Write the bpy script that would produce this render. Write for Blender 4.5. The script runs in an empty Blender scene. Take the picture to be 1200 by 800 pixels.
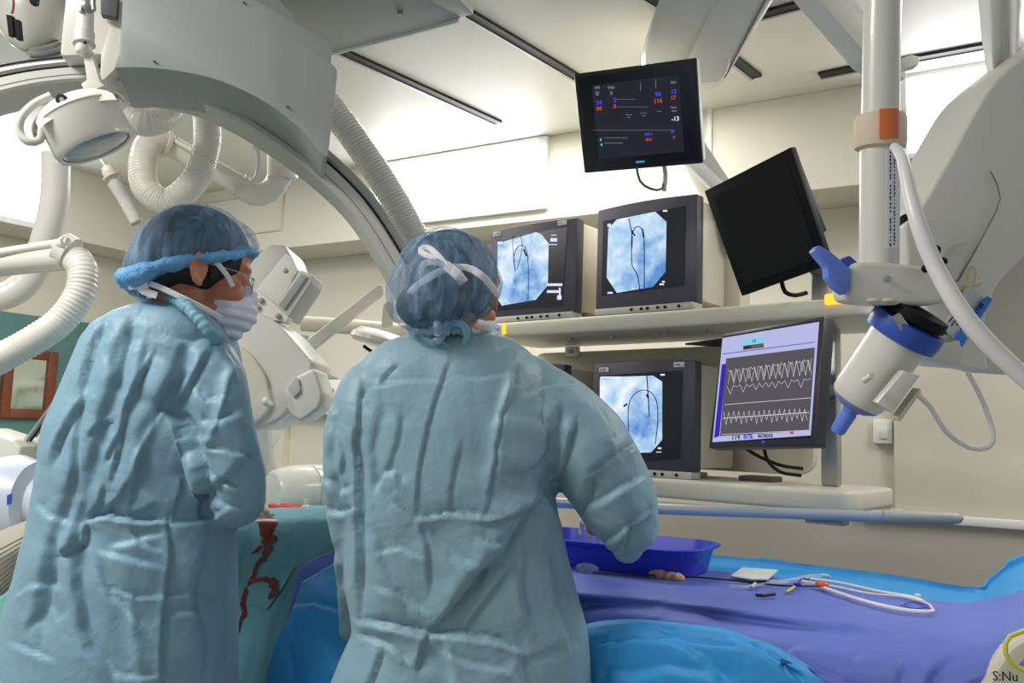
import bpy, bmesh, math, random
import numpy as np
from math import sin, cos, pi, radians, sqrt, atan2
from mathutils import Vector, Matrix, noise as mnoise
random.seed(7)
COL = bpy.context.scene.collection
# ------------------------------------------------------------------ camera frame (focal 1000 px on a 1200 px wide frame)
F = 1000.0; YAW = radians(30.5); PIT = radians(6.05); ROL = radians(1.9)
CAM = np.array([0, 0, 1.33])
FW = np.array([-sin(YAW)*cos(PIT), cos(YAW)*cos(PIT), sin(PIT)])
_r0 = np.array([cos(YAW), sin(YAW), 0]); _u0 = np.cross(_r0, FW)
RT = _r0*cos(ROL)+_u0*sin(ROL); UP = _u0*cos(ROL)-_r0*sin(ROL)
HF = np.array([-sin(YAW), cos(YAW), 0.]); HR = _r0.copy(); Z = np.array([0, 0, 1.])
def ray(x, y): return FW+RT*(x-600)/F-UP*(y-400)/F
def W(x, y, d): return CAM+d*ray(x, y)
def onp(x, y, p, n):
    v = ray(x, y); n = np.asarray(n, float)
    return CAM+v*((np.asarray(p)-CAM)@n/(v@n))
def PZ(x, y, z): return onp(x, y, (0, 0, z), (0, 0, 1))
def PY(x, y, Y): return onp(x, y, (0, Y, 0), (0, 1, 0))
def PX(x, y, X): return onp(x, y, (X, 0, 0), (1, 0, 0))
def proj(P):
    D = np.asarray(P)-CAM; z = D@FW
    return 600+F*(D@RT)/z, 400-F*(D@UP)/z
def nrm(v):
    v = np.asarray(v, float); return v/np.linalg.norm(v)
A = np.array
# ------------------------------------------------------------------ materials
def srgb(c):
    return tuple((v/255/12.92 if v/255 <= .04045 else ((v/255+.055)/1.055)**2.4) for v in c)
def mat(name, c, rough=.5, metal=0., bump=None, spec=.5, var=0., alpha=1., coat=0., trans=0., sheen=0.):
    """c = sRGB 0-255; bump = (scale, strength, kind)"""
    m = bpy.data.materials.new(name); m.use_nodes = True
    nt = m.node_tree; b = nt.nodes['Principled BSDF']
    col = srgb(c)
    b.inputs['Base Color'].default_value = (*col, 1)
    b.inputs['Roughness'].default_value = rough; b.inputs['Metallic'].default_value = metal
    b.inputs['Specular IOR Level'].default_value = spec
    b.inputs['Coat Weight'].default_value = coat
    b.inputs['Transmission Weight'].default_value = trans
    b.inputs['Sheen Weight'].default_value = sheen
    b.inputs['Alpha'].default_value = alpha
    tc = nt.nodes.new('ShaderNodeTexCoord')
    if var > 0:
        n = nt.nodes.new('ShaderNodeTexNoise'); n.inputs['Scale'].default_value = 3.5; n.inputs['Detail'].default_value = 6
        r = nt.nodes.new('ShaderNodeValToRGB'); r.color_ramp.elements[0].position = .3; r.color_ramp.elements[1].position = .7
        r.color_ramp.elements[0].color = (*[v*(1-var) for v in col], 1)
        r.color_ramp.elements[1].color = (*[min(1, v*(1+var)) for v in col], 1)
        nt.links.new(tc.outputs['Object'], n.inputs['Vector']); nt.links.new(n.outputs['Fac'], r.inputs['Fac'])
        nt.links.new(r.outputs['Color'], b.inputs['Base Color'])
    if bump:
        sc, st, kind = bump
        bp = nt.nodes.new('ShaderNodeBump'); bp.inputs['Strength'].default_value = st; bp.inputs['Distance'].default_value = .01
        if kind == 'noise':
            n = nt.nodes.new('ShaderNodeTexNoise'); n.inputs['Scale'].default_value = sc; n.inputs['Detail'].default_value = 5
            nt.links.new(tc.outputs['Object'], n.inputs['Vector']); nt.links.new(n.outputs['Fac'], bp.inputs['Height'])
        elif kind == 'crinkle':
            # distorted ridged creases of non-woven fabric
            n0 = nt.nodes.new('ShaderNodeTexNoise'); n0.inputs['Scale'].default_value = sc*.6; n0.inputs['Detail'].default_value = 3
            mx = nt.nodes.new('ShaderNodeVectorMath'); mx.operation = 'MULTIPLY_ADD'
            mx.inputs[1].default_value = (.14, .14, .14)
            nt.links.new(tc.outputs['Object'], n0.inputs['Vector'])
            nt.links.new(n0.outputs['Color'], mx.inputs[0]); nt.links.new(tc.outputs['Object'], mx.inputs[2])
            v = nt.nodes.new('ShaderNodeTexVoronoi'); v.feature = 'F1'; v.distance = 'EUCLIDEAN'; v.inputs['Scale'].default_value = sc
            nt.links.new(mx.outputs[0], v.inputs['Vector'])
            n2 = nt.nodes.new('ShaderNodeTexNoise'); n2.inputs['Scale'].default_value = sc*2.2; n2.inputs['Detail'].default_value = 6
            n2.inputs['Roughness'].default_value = .6
            nt.links.new(mx.outputs[0], n2.inputs['Vector'])
            ad = nt.nodes.new('ShaderNodeMath'); ad.operation = 'MULTIPLY_ADD'; ad.inputs[1].default_value = .8
            nt.links.new(v.outputs['Distance'], ad.inputs[0]); nt.links.new(n2.outputs['Fac'], ad.inputs[2])
            nt.links.new(ad.outputs[0], bp.inputs['Height'])
        nt.links.new(bp.outputs['Normal'], b.inputs['Normal'])
    return m
def emat(name, c, s=1.):
    m = bpy.data.materials.new(name); m.use_nodes = True; nt = m.node_tree
    nt.nodes.remove(nt.nodes['Principled BSDF'])
    e = nt.nodes.new('ShaderNodeEmission'); e.inputs['Color'].default_value = (*srgb(c), 1); e.inputs['Strength'].default_value = s
    nt.links.new(e.outputs[0], nt.nodes['Material Output'].inputs['Surface'])
    return m
M = {}
M['wall'] = mat('wall_paint', (216, 211, 196), .6, bump=(60, .03, 'noise'), var=.02)
M['wall_low'] = mat('lower_wall_paint', (205, 199, 180), .55, bump=(60, .03, 'noise'), var=.02)
M['green'] = mat('green_wall', (88, 130, 128), .6, var=.03)
M['ceil'] = mat('ceiling_panel', (222, 220, 210), .5, var=.01)
M['floor'] = mat('vinyl_floor', (150, 150, 140), .4, var=.05)
M['frame'] = mat('white_frame', (232, 232, 226), .4)
M['seam'] = mat('panel_seam', (120, 118, 108), .6)
M['black'] = mat('black_plastic', (11, 11, 13), .6, spec=.2)
M['track'] = mat('black_track', (30, 30, 30), .5)
M['alu'] = mat('aluminium', (170, 170, 168), .35, metal=.8)
M['white'] = mat('white_enamel', (214, 211, 200), .32, coat=.2, var=.015)
M['whitem'] = mat('matte_white_casing', (190, 188, 178), .45)
M['grey'] = mat('grey_casing', (152, 154, 152), .4)
M['dgrey'] = mat('dark_grey', (70, 70, 72), .5)
M['cream'] = mat('cream_plastic', (208, 202, 184), .4)
M['hose'] = mat('hose_plastic', (214, 211, 200), .35, coat=.1)
M['bezel'] = mat('monitor_bezel', (66, 63, 76), .45)
M['bezel2'] = mat('lcd_bezel', (42, 42, 46), .4)
M['screen_off'] = mat('dark_glass', (8, 8, 9), .35, spec=.3)
M['gown'] = mat('surgical_gown', (118, 154, 172), .5, bump=(11, .3, 'crinkle'), var=.05, sheen=.15)
M['gown2'] = mat('surgical_gown_grey', (126, 158, 170), .5, bump=(11, .3, 'crinkle'), var=.05, sheen=.15)
M['collar'] = mat('gown_binding', (116, 160, 178), .6, bump=(60, .6, 'noise'))
M['skin'] = mat('skin', (176, 112, 84), .5, bump=(90, .08, 'noise'), var=.08)
M['hair'] = mat('dark_hair', (22, 18, 18), .6)
M['glove'] = mat('latex_glove', (225, 215, 195), .45)
M['mask'] = mat('paper_mask', (205, 208, 222), .7, bump=(40, .25, 'noise'))
M['tie'] = mat('white_tie', (222, 220, 226), .7, bump=(80, .2, 'noise'))
M['purple'] = mat('royal_blue_drape', (88, 108, 190), .6, bump=(9, .3, 'crinkle'), var=.04)
M['sky'] = mat('sky_blue_drape', (40, 142, 206), .6, bump=(9, .25, 'crinkle'), var=.04)
M['teal'] = mat('teal_drape', (92, 148, 162), .6, bump=(9, .35, 'crinkle'), var=.06)
M['tealg'] = mat('green_cloth', (110, 170, 165), .7, bump=(9, .3, 'crinkle'))
M['blood'] = mat('blood', (92, 16, 22), .3)
M['red'] = mat('red_gauze', (196, 40, 26), .6, bump=(60, .8, 'noise'), var=.25)
M['redp'] = mat('red_plastic', (170, 20, 32), .4)
M['orange'] = mat('orange_plastic', (226, 96, 20), .35)
M['basin'] = mat('blue_basin_plastic', (40, 56, 190), .35)
M['blue'] = mat('blue_plastic', (40, 78, 170), .35)
M['blue2'] = mat('bright_blue_plastic', (96, 126, 218), .4)
M['rail'] = mat('blue_grey_rail', (164, 172, 186), .35, metal=.3)
M['wood'] = mat('brown_wood', (120, 62, 38), .5, var=.2)
M['mirror'] = mat('mirror', (190, 200, 190), .08, metal=.95)
M['beige'] = mat('beige_foam', (212, 192, 170), .7)
M['tape'] = mat('orange_tape', (214, 104, 30), .25, coat=.4)
M['btape'] = mat('blue_tape', (58, 120, 214), .6)
M['ink'] = mat('ink', (35, 35, 50), .6)
M['lab'] = mat('paper_label', (226, 226, 230), .6)
M['yellow'] = mat('yellow_tubing', (214, 210, 90), .4)
M['mark'] = mat('yellow_marker', (214, 206, 90), .6)
M['clear'] = mat('clear_plastic', (235, 238, 240), .12, alpha=.28, spec=.8)
M['film'] = mat('clear_film', (240, 240, 240), .08, alpha=.16, spec=1., bump=(16, .9, 'crinkle'))
M['lens'] = mat('lamp_lens', (142, 146, 150), .15, coat=.6, var=.2)
M['pink'] = mat('pink_gauze', (214, 160, 140), .7, bump=(60, .8, 'noise'))
M['paper'] = mat('pale_packet', (200, 206, 202), .5, var=.08)
M['hosewhite'] = mat('white_tubing', (226, 222, 220), .35)
M['win'] = emat('daylight_pane', (250, 252, 255), 9.)
M['amber'] = emat('amber_glow', (255, 190, 60), 1.6)
# translucent cap
def capmat(name, c, a0, a1):
    m = mat(name, c, .6, bump=(26, .7, 'noise')); nt = m.node_tree; b = nt.nodes['Principled BSDF']
    tc = nt.nodes.new('ShaderNodeTexCoord'); mp = nt.nodes.new('ShaderNodeMapping'); mp.inputs['Scale'].default_value = (38, 38, 7)
    n = nt.nodes.new('ShaderNodeTexNoise'); n.inputs['Scale'].default_value = 1.; n.inputs['Detail'].default_value = 5; n.inputs['Distortion'].default_value = 1.2
    nt.links.new(tc.outputs['Object'], mp.inputs[0]); nt.links.new(mp.outputs[0], n.inputs['Vector'])
    r = nt.nodes.new('ShaderNodeMapRange'); r.inputs[1].default_value = .42; r.inputs[2].default_value = .75; r.inputs[3].default_value = a0; r.inputs[4].default_value = a1
    nt.links.new(n.outputs['Fac'], r.inputs[0]); nt.links.new(r.outputs[0], b.inputs['Alpha'])
    return m
M['cap'] = capmat('bouffant_cap', (120, 158, 192), .26, .72)
M['brim'] = mat('cap_elastic', (96, 160, 208), .6, bump=(50, 1., 'noise'), alpha=.9)
# ------------------------------------------------------------------ object plumbing
ORG = {}
def props(o, label=None, cat=None, group=None, kind=None):
    if label: o['label'] = label
    if cat: o['category'] = cat
    if group: o['group'] = group
    if kind: o['kind'] = kind
    return o
def thing(name, loc, label, cat, group=None):
    o = bpy.data.objects.new(name, None); COL.objects.link(o); o.empty_display_size = .05
    o.location = tuple(loc); ORG[o.name] = A(loc, float)
    return props(o, label, cat, group)
def link(name, me, m, parent=None, org=None, smooth=True, label=None):
    for mm in (m if isinstance(m, (list, tuple)) else [m]): me.materials.append(mm)
    o = bpy.data.objects.new(name, me); COL.objects.link(o)
    if parent is not None:
        base = ORG[parent.name]; o.parent = parent
    else:
        if org is None:
            n = len(me.vertices); co = np.empty(n*3); me.vertices.foreach_get('co', co); co = co.reshape(-1, 3)
            org = A([(co[:, 0].min()+co[:, 0].max())/2, (co[:, 1].min()+co[:, 1].max())/2, co[:, 2].min()])
        base = A(org, float); o.location = tuple(base)
    me.transform(Matrix.Translation(Vector(tuple(-base))))
    ORG[o.name] = base
    if smooth: me.shade_smooth()
    if label: o['label'] = label
    return o
def frame(ax):
    ax = nrm(ax); t = A([0, 0, 1.]) if abs(ax[2]) < .9 else A([1., 0, 0])
    u = nrm(np.cross(t, ax)); v = np.cross(ax, u); return u, v, ax
class MB:
    def __init__(s): s.bm = bmesh.new()
    def verts(s, P): return [s.bm.verts.new(tuple(p)) for p in P]
    def box(s, c, dx, dy, dz, ax=(1, 0, 0), ay=(0, 1, 0), az=(0, 0, 1)):
        c = A(c, float); ax, ay, az = A(ax), A(ay), A(az)
        v = s.verts([c+ax*dx*i/2+ay*dy*j/2+az*dz*k/2 for k in (-1, 1) for j in (-1, 1) for i in (-1, 1)])
        for f in ((0, 2, 3, 1), (4, 5, 7, 6), (0, 1, 5, 4), (2, 6, 7, 3), (0, 4, 6, 2), (1, 3, 7, 5)): s.bm.faces.new([v[i] for i in f])
        return s
    def prism(s, P, vec):
        P = [A(p, float) for p in P]; a = s.verts(P); b = s.verts([p+A(vec) for p in P]); n = len(P)
        s.bm.faces.new(a[::-1]); s.bm.faces.new(b)
        for i in range(n): s.bm.faces.new([a[i], a[(i+1) % n], b[(i+1) % n], b[i]])
        return s
    def rings(s, R, cap=True, closed=False):
        V = [s.verts(r) for r in R]; n = len(V[0])
        for i in range(len(V)-1+(1 if closed else 0)):
            a, b = V[i], V[(i+1) % len(V)]
            for k in range(n): s.bm.faces.new([a[k], a[(k+1) % n], b[(k+1) % n], b[k]])
        if cap and not closed: s.bm.faces.new(V[0][::-1]); s.bm.faces.new(V[-1])
        return s
    def cyl(s, p0, p1, r0, r1=None, n=24):
        p0, p1 = A(p0, float), A(p1, float); r1 = r0 if r1 is None else r1
        u, v, w = frame(p1-p0)
        return s.rings([[p+(u*cos(2*pi*k/n)+v*sin(2*pi*k/n))*r for k in range(n)] for p, r in ((p0, r0), (p1, r1))])
    def lathe(s, p0, ax, prof, n=32, cap=True):
        """prof = [(along, radius)]"""
        p0 = A(p0, float); u, v, w = frame(ax)
        return s.rings([[p0+w*a+(u*cos(2*pi*k/n)+v*sin(2*pi*k/n))*max(r, 1e-4) for k in range(n)] for a, r in prof], cap)
    def ell(s, c, rad, axes=None, n=20):
        c = A(c, float); ax = axes if axes is not None else (A([1, 0, 0.]), A([0, 1, 0.]), A([0, 0, 1.]))
        R = []
        for i in range(1, n):
            t = pi*i/n
            R.append([c+ax[0]*rad[0]*sin(t)*cos(2*pi*k/n)+ax[1]*rad[1]*sin(t)*sin(2*pi*k/n)+ax[2]*rad[2]*cos(t) for k in range(n)])
        s.rings(R[::-1]); return s
    def cap2(s, p0, p1, r0, r1=None):
        r1 = r0 if r1 is None else r1
        s.ell(p0, (r0,)*3, n=14); s.ell(p1, (r1,)*3, n=14); return s.cyl(p0, p1, r0, r1, 16)
    def tube(s, P, r, n=14, ripple=0., pitch=.012, rr=None, step=None, flat=None):
        """sweep along smoothed path; ripple = corrugation depth"""
        P = smooth_path(P, step or (pitch/4 if ripple else .02)); m = len(P)
        T = np.gradient(P, axis=0); T /= np.linalg.norm(T, axis=1)[:, None]
        u, _, _ = frame(T[0]); R = []; L = 0
        for i in range(m):
            if i: L += np.linalg.norm(P[i]-P[i-1])
            u = u-T[i]*(u@T[i]); u = nrm(u); v = np.cross(T[i], u)
            q = r if rr is None else np.interp(i/(m-1), np.linspace(0, 1, len(rr)), rr)
            if ripple: q += ripple*(.5+.5*sin(2*pi*L/pitch))
            if flat is not None:
                # flat = (width normal vector, thickness)
                w = nrm(np.cross(T[i], flat[0])); nn = np.cross(w, T[i])
                R.append([P[i]+w*q*cos(2*pi*k/n)+nn*flat[1]*sin(2*pi*k/n) for k in range(n)])
            else: R.append([P[i]+(u*cos(2*pi*k/n)+v*sin(2*pi*k/n))*q for k in range(n)])
        return s.rings(R)
    def mesh(s, bevel=0, seg=2, ang=30):
        bmesh.ops.recalc_face_normals(s.bm, faces=s.bm.faces)
        if bevel:
            E = [e for e in s.bm.edges if len(e.link_faces) == 2 and e.calc_face_angle(0) > radians(ang)]
            bmesh.ops.bevel(s.bm, geom=E, offset=bevel, segments=seg, affect='EDGES', profile=.5, clamp_overlap=True)
        me = bpy.data.meshes.new('m'); s.bm.to_mesh(me); s.bm.free(); return me
    def build(s, name, m, parent=None, bevel=0, seg=2, smooth=True, ang=30, label=None, org=None):
        me = s.mesh(bevel, seg, ang)
        o = link(name, me, m, parent, org, smooth, label)
        if smooth:
            bm = bmesh.new(); bm.from_mesh(me)
            for e in bm.edges:
                if len(e.link_faces) == 2 and e.calc_face_angle(0) > radians(38): e.smooth = False
            bm.to_mesh(me); bm.free()
        return o
def smooth_path(P, step):
    P = A([A(p, float) for p in P]); n = len(P)
    if n < 2: return P
    Q = np.vstack([2*P[0]-P[1], P, 2*P[-1]-P[-2]]); out = []
    for i in range(1, n):
        p0, p1, p2, p3 = Q[i-1], Q[i], Q[i+1], Q[i+2]
        k = max(2, int(np.linalg.norm(p2-p1)/step))
        for j in range(k):
            t = j/k
            out.append(.5*((2*p1)+(-p0+p2)*t+(2*p0-5*p1+4*p2-p3)*t*t+(-p0+3*p1-3*p2+p3)*t**3))
    out.append(P[-1]); return A(out)
def txt(s, size, origin, rt, up, name, m, parent, bold=0.0, depth=.0006, align='LEFT', label=None):
    cu = bpy.data.curves.new('t', 'FONT'); cu.body = s; cu.size = size; cu.extrude = depth; cu.align_x = align; cu.offset = bold; cu.resolution_u = 2
    o = bpy.data.objects.new('t', cu); COL.objects.link(o)
    me = bpy.data.meshes.new_from_object(o.evaluated_get(bpy.context.evaluated_depsgraph_get()))
    bpy.data.objects.remove(o)
    rt, up = nrm(rt), nrm(up); nn = np.cross(rt, up); o3 = A(origin, float)
    mt = Matrix([[rt[i], up[i], nn[i], o3[i]] for i in range(3)]+[[0, 0, 0, 1]])
    me.transform(mt); return link(name, me, m, parent, smooth=False, label=label)
# ------------------------------------------------------------------ numeric noise, blobs, folds
def vnoise(P, seed=0):
    P = np.asarray(P, float); I = np.floor(P).astype(np.int64); f = P-I; f = f*f*f*(f*(f*6-15)+10); r = 0
    for dx in (0, 1):
        for dy in (0, 1):
            for dz in (0, 1):
                h = (I[:, 0]+dx)*374761393+(I[:, 1]+dy)*668265263+(I[:, 2]+dz)*2147483647+seed*1274126177
                h = (h ^ (h >> 13))*1274126177 & 0xffffffff; h = (h ^ (h >> 16)) & 0xffff
                w = (f[:, 0] if dx else 1-f[:, 0])*(f[:, 1] if dy else 1-f[:, 1])*(f[:, 2] if dz else 1-f[:, 2])
                r = r+w*(h/32767.5-1)
    return r
def ridged(P, seed=0): return 1-2*np.abs(vnoise(P, seed))
def crumple(P, sc, seed=0, o=3):
    P = np.asarray(P)*sc; wv = np.stack([vnoise(P*.7, seed+11+i) for i in range(3)], 1); Q = P+wv*.6; r = 0; a = 1
    for i in range(o): r = r+a*ridged(Q*(1.9**i), seed+i); a *= .5
    return r/1.75
def creases(P, f, seed, n=7, warp=.35):
    rs = np.random.RandomState(seed); P = np.asarray(P); h = 0
    wv = np.stack([vnoise(P*f*.45, seed+31+i) for i in range(3)], 1)*warp/f; Q = P+wv
    for i in range(n):
        d = rs.normal(size=3)*A([1, 1, .75]); d /= np.linalg.norm(d); u = Q@d*f*rs.uniform(.7, 1.4)+rs.uniform(0, 9)
        m = np.clip(vnoise(Q*f*.55+i*7.3, seed+i)*2.2+.1, 0, 1); h = h+m*(np.abs((u % 1)*2-1)**1.4*2-1)
    return h/sqrt(n)
def blob(mb, voxel, smooth=3, fac=.5):
    me = mb.mesh(); o = bpy.data.objects.new('b', me); COL.objects.link(o)
    r = o.modifiers.new('r', 'REMESH'); r.mode = 'VOXEL'; r.voxel_size = voxel; r.use_smooth_shade = True
    if smooth:
        sm = o.modifiers.new('s', 'SMOOTH'); sm.iterations = smooth; sm.factor = fac
    out = bpy.data.meshes.new_from_object(o.evaluated_get(bpy.context.evaluated_depsgraph_get()))
    bpy.data.objects.remove(o); bpy.data.meshes.remove(me); return out
def getco(me):
    n = len(me.vertices); c = np.empty(n*3); me.vertices.foreach_get('co', c); return c.reshape(-1, 3)
def getno(me):
    n = len(me.vertices); c = np.empty(n*3); me.vertex_normals.foreach_get('vector', c); return c.reshape(-1, 3)
def setco(me, c): me.vertices.foreach_set('co', c.ravel()); me.update()
def segdist(px, py, S):
    best = np.full(len(px), 1e9); sg = np.zeros(len(px)); tt = np.zeros(len(px)); tot = sum(math.dist(S[i], S[i+1]) for i in range(len(S)-1)); acc = 0
    for i in range(len(S)-1):
        ax, ay = S[i]; bx, by = S[i+1]; dx, dy = bx-ax, by-ay; L2 = dx*dx+dy*dy; L = sqrt(L2)
        t = np.clip(((px-ax)*dx+(py-ay)*dy)/L2, 0, 1); ex = px-ax-t*dx; ey = py-ay-t*dy; d = np.sqrt(ex*ex+ey*ey)
        s = np.sign(dx*(py-ay)-dy*(px-ax)); k = d < best
        best[k] = d[k]; sg[k] = s[k]; tt[k] = (acc+t[k]*L)/tot; acc += L
    return best, sg, tt
def folds(me, strokes, it=1):
    """creases carved where the photographed garment has them: (points, width, depth mm)"""
    co = getco(me); no = getno(me); px, py = proj(co); face = np.clip(-(no@FW)*2.2, 0, 1); disp = np.zeros(len(co))
    for S, w, a in strokes:
        xs = [p[0] for p in S]; ys = [p[1] for p in S]; m = w*11
        k = np.where((px > min(xs)-m) & (px < max(xs)+m) & (py > min(ys)-m) & (py < max(ys)+m) & (face > 0))[0]
        if not len(k): continue
        jit = vnoise(np.stack([px[k]*.08, py[k]*.08, px[k]*0+w], 1), 5)*min(w, 4)*.35+vnoise(np.stack([px[k]*.02, py[k]*.02, px[k]*0+w], 1), 6)*min(w, 5)*1.2
        d, s, t = segdist(px[k], py[k], S); d = d*s+jit; s = np.sign(d)
        env = np.clip(np.minimum(t, 1-t)*5+.25, 0, 1)*np.where((t <= 0) | (t >= 1), np.exp(-(np.abs(d)/(2*w))**2), 1)
        f = .62*np.tanh(d/(.45*w))*np.exp(-np.abs(d)/(3.6*w))-.30*np.exp(-(d/(.8*w))**2)
        disp[k] += f*a*.001*env*face[k]
    co += no*disp[:, None]; setco(me, co)
def supring(c, u, v, n=40, e=2.4):
    R = []
    for k in range(n):
        a = 2*pi*k/n; ca, sa = cos(a), sin(a)
        R.append(c+u*(abs(ca)**(2/e)*(1 if ca > 0 else -1))+v*(abs(sa)**(2/e)*(1 if sa > 0 else -1)))
    return R
def silring(y, xl, xr, t, d, e=2.3, n=44):
    a, b = W(xl, y, d), W(xr, y, d); return supring((a+b)/2, (b-a)/2, HF*t, n, e)
def limb(mb, pts, n=24):
    """pts = [(x, y, depth, radius)] sleeve as a loft through round rings"""
    P = A([W(x, y, d) for x, y, d, r in pts]); r = [q[3] for q in pts]
    mb.tube(P, 1, n=n, rr=None, step=.02) if False else None
    S = smooth_path(P, .02); rr = np.interp(np.linspace(0, 1, len(S)), np.linspace(0, 1, len(P)), r)
    # radii follow arc positions of the control points
    L = np.concatenate([[0], np.cumsum(np.linalg.norm(np.diff(S, axis=0), axis=1))])
    idx = [int(np.argmin(np.linalg.norm(S-p, axis=1))) for p in P]; idx[0] = 0; idx[-1] = len(S)-1
    rr = np.interp(L, [L[i] for i in idx], r)
    for i in range(0, len(S)): 
        if i % 2 == 0 or i == len(S)-1: mb.ell(S[i], (rr[i],)*3, n=14)
    for i in range(len(S)-1): mb.cyl(S[i], S[i+1], rr[i], rr[i+1], 18)
def cat2(rows, m, n):
    """bicubic-ish resampling of a rectangular control net"""
    Rr = []
    for r in rows:
        r = A([A(p, float) for p in r]); Rr.append(resample(r, m))
    Rr = A(Rr); out = A([resample(Rr[:, j], n) for j in range(m)]); return out.transpose(1, 0, 2)
def resample(P, m):
    n = len(P); Q = np.vstack([2*P[0]-P[1], P, 2*P[-1]-P[-2]]); out = []
    for s in np.linspace(0, n-1, m):
        i = min(int(s), n-2); t = s-i; p0, p1, p2, p3 = Q[i], Q[i+1], Q[i+2], Q[i+3]
        out.append(.5*((2*p1)+(-p0+p2)*t+(2*p0-5*p1+4*p2-p3)*t*t+(-p0+3*p1-3*p2+p3)*t**3))
    return A(out)
def sheet(name, rows, m, parent=None, mm=120, nn=60, amp=.004, sc=7, thick=.0015, seed=1, strokes=None, label=None):
    G = cat2(rows, mm, nn); me = bpy.data.meshes.new('m')
    V = G.reshape(-1, 3); Fc = [(j*mm+i, j*mm+i+1, (j+1)*mm+i+1, (j+1)*mm+i) for j in range(nn-1) for i in range(mm-1)]
    me.from_pydata([tuple(v) for v in V], [], Fc); me.update()
    no = getno(me)
    if (no@FW).mean() > 0: me.flip_normals(); me.update(); no = getno(me)
    co = getco(me)+no*(crumple(V, sc, seed)*amp)[:, None]; setco(me, co)
    if strokes: folds(me, strokes)
    bm = bmesh.new(); bm.from_mesh(me)
    bmesh.ops.solidify(bm, geom=bm.faces[:], thickness=thick); bm.to_mesh(me); bm.free()
    return link(name, me, m, parent, label=label)
# ================================================================== ROOM
ZC = 2.79; ZS = 2.37; YB = 3.6; YL = 3.92; XL = -4.75; XLL = -5.05
def struct(name, mb, m, **k):
    o = mb.build(name, m, smooth=False, **k); o['kind'] = 'structure'; return o
struct('floor', MB().box((-1, .8, -.05), 9, 7.5, .1), M['floor'])
struct('ceiling', MB().box((-1, .8, ZC+.05), 9, 7.5, .1), M['ceil'])
w = MB().box((-1.5, YL+.1, ZS/2), 8.6, .2, ZS)                       # lower back wall, set back under the bulkhead
w.box((-1.5, (YB+YL+.2)/2, (ZC+ZS)/2), 8.6, YL+.2-YB, ZC-ZS)
struct('wall_back', w, M['wall'], bevel=.004)
j = PY(1047, 500, YL-.06)                                          # the wall steps forward on the right
struct('trim_1', MB().box(((j[0]+2.8)/2, YL-.02, ZS/2), 2.8-j[0], .08, ZS-.002), M['wall_low'], bevel=.006)
w = MB().box((XLL-.1, .8, ZS/2), .2, 7.4, ZS); w.box(((XL+XLL-.2)/2, .8, (ZC+ZS)/2), XL-XLL+.2, 7.4, ZC-ZS)
struct('wall_left', w, M['wall'], bevel=.004)
zg = PX(20, 367, XLL+.01)[2]
struct('trim_2', MB().box((XLL+.006, 1.6, zg/2), .012, 4.6, zg), M['green'])
q0 = PY(1120, 612, YL-.07); struct('trim_7', MB().box((.3, YL-.065, q0[2]/2), 5.2, .012, q0[2]), mat('lower_wall_panel', (186, 178, 166), .5, var=.02))
# windows
def window(name, P, nv, fw=.035):
    """P = four corners of the bright pane (TL, TR, BR, BL), frame around them"""
    P = [A(p) for p in P]; c = sum(P)/4; root = thing(name, c, None, None); root['kind'] = 'structure'
    nv = A(nv, float); O = [c+(p-c)+nrm(p-c)*fw*1.5 for p in P]; mb = MB()
    for i in range(4):
        a, b, b2, a2 = P[i], P[(i+1) % 4], O[(i+1) % 4], O[i]; mb.prism([a, b, b2, a2], nv*.03)
    mb.build('window_frame', M['frame'], root, bevel=.004, smooth=False)
    MB().prism([p+nv*.002 for p in P], nv*.006).build('pane', M['win'], root, smooth=False)
    return root
window('window_1', [PX(-60, 150, XL), PX(55, 178, XL), PX(42, 262, XL), PX(-60, 240, XL)], (1, 0, 0))
x0 = PY(446, 200, YB)[0]; x1 = PY(633, 200, YB)[0]; zt = PY(632, 166, YB)[2]; zb = PY(632, 243, YB)[2]
window('window_2', [(x0, YB, zt), (x1, YB, zt), (x1, YB, zb), (x0, YB, zb)], (0, -1, 0))
x0 = PY(1064, 150, YB)[0]; x1 = PY(1290, 150, YB)[0]; zt = PY(1064, 95, YB)[2]; zb = PY(1064, 182, YB)[2]
window('window_3', [(x0, YB, zt), (x1, YB, zt), (x1, YB, zb), (x0, YB, zb)], (0, -1, 0))
# raised access panels outlined on the bulkhead
def outline(name, x0, x1, z0, z1, Y, w=.012, m=None):
    mb = MB(); 
    for a, b, c, d in ((x0+w, x1-w, z0, z0+w), (x0+w, x1-w, z1-w, z1), (x0, x0+w, z0, z1), (x1-w, x1, z0, z1)): mb.box(((a+b)/2, Y-.004, (c+d)/2), b-a, .012, d-c)
    o = struct(name, mb, m or M['frame'])
a = PY(225, 225, YB); b = PY(331, 270, YB); outline('trim_3', a[0], b[0], b[2], ZC-.06, YB, .012, M['wall_low'])
a = PY(822, 118, YB); b = PY(834, 200, YB); outline('trim_4', PY(705, 150, YB)[0], b[0], PY(830, 233, YB)[2], a[2], YB, .02)
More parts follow.
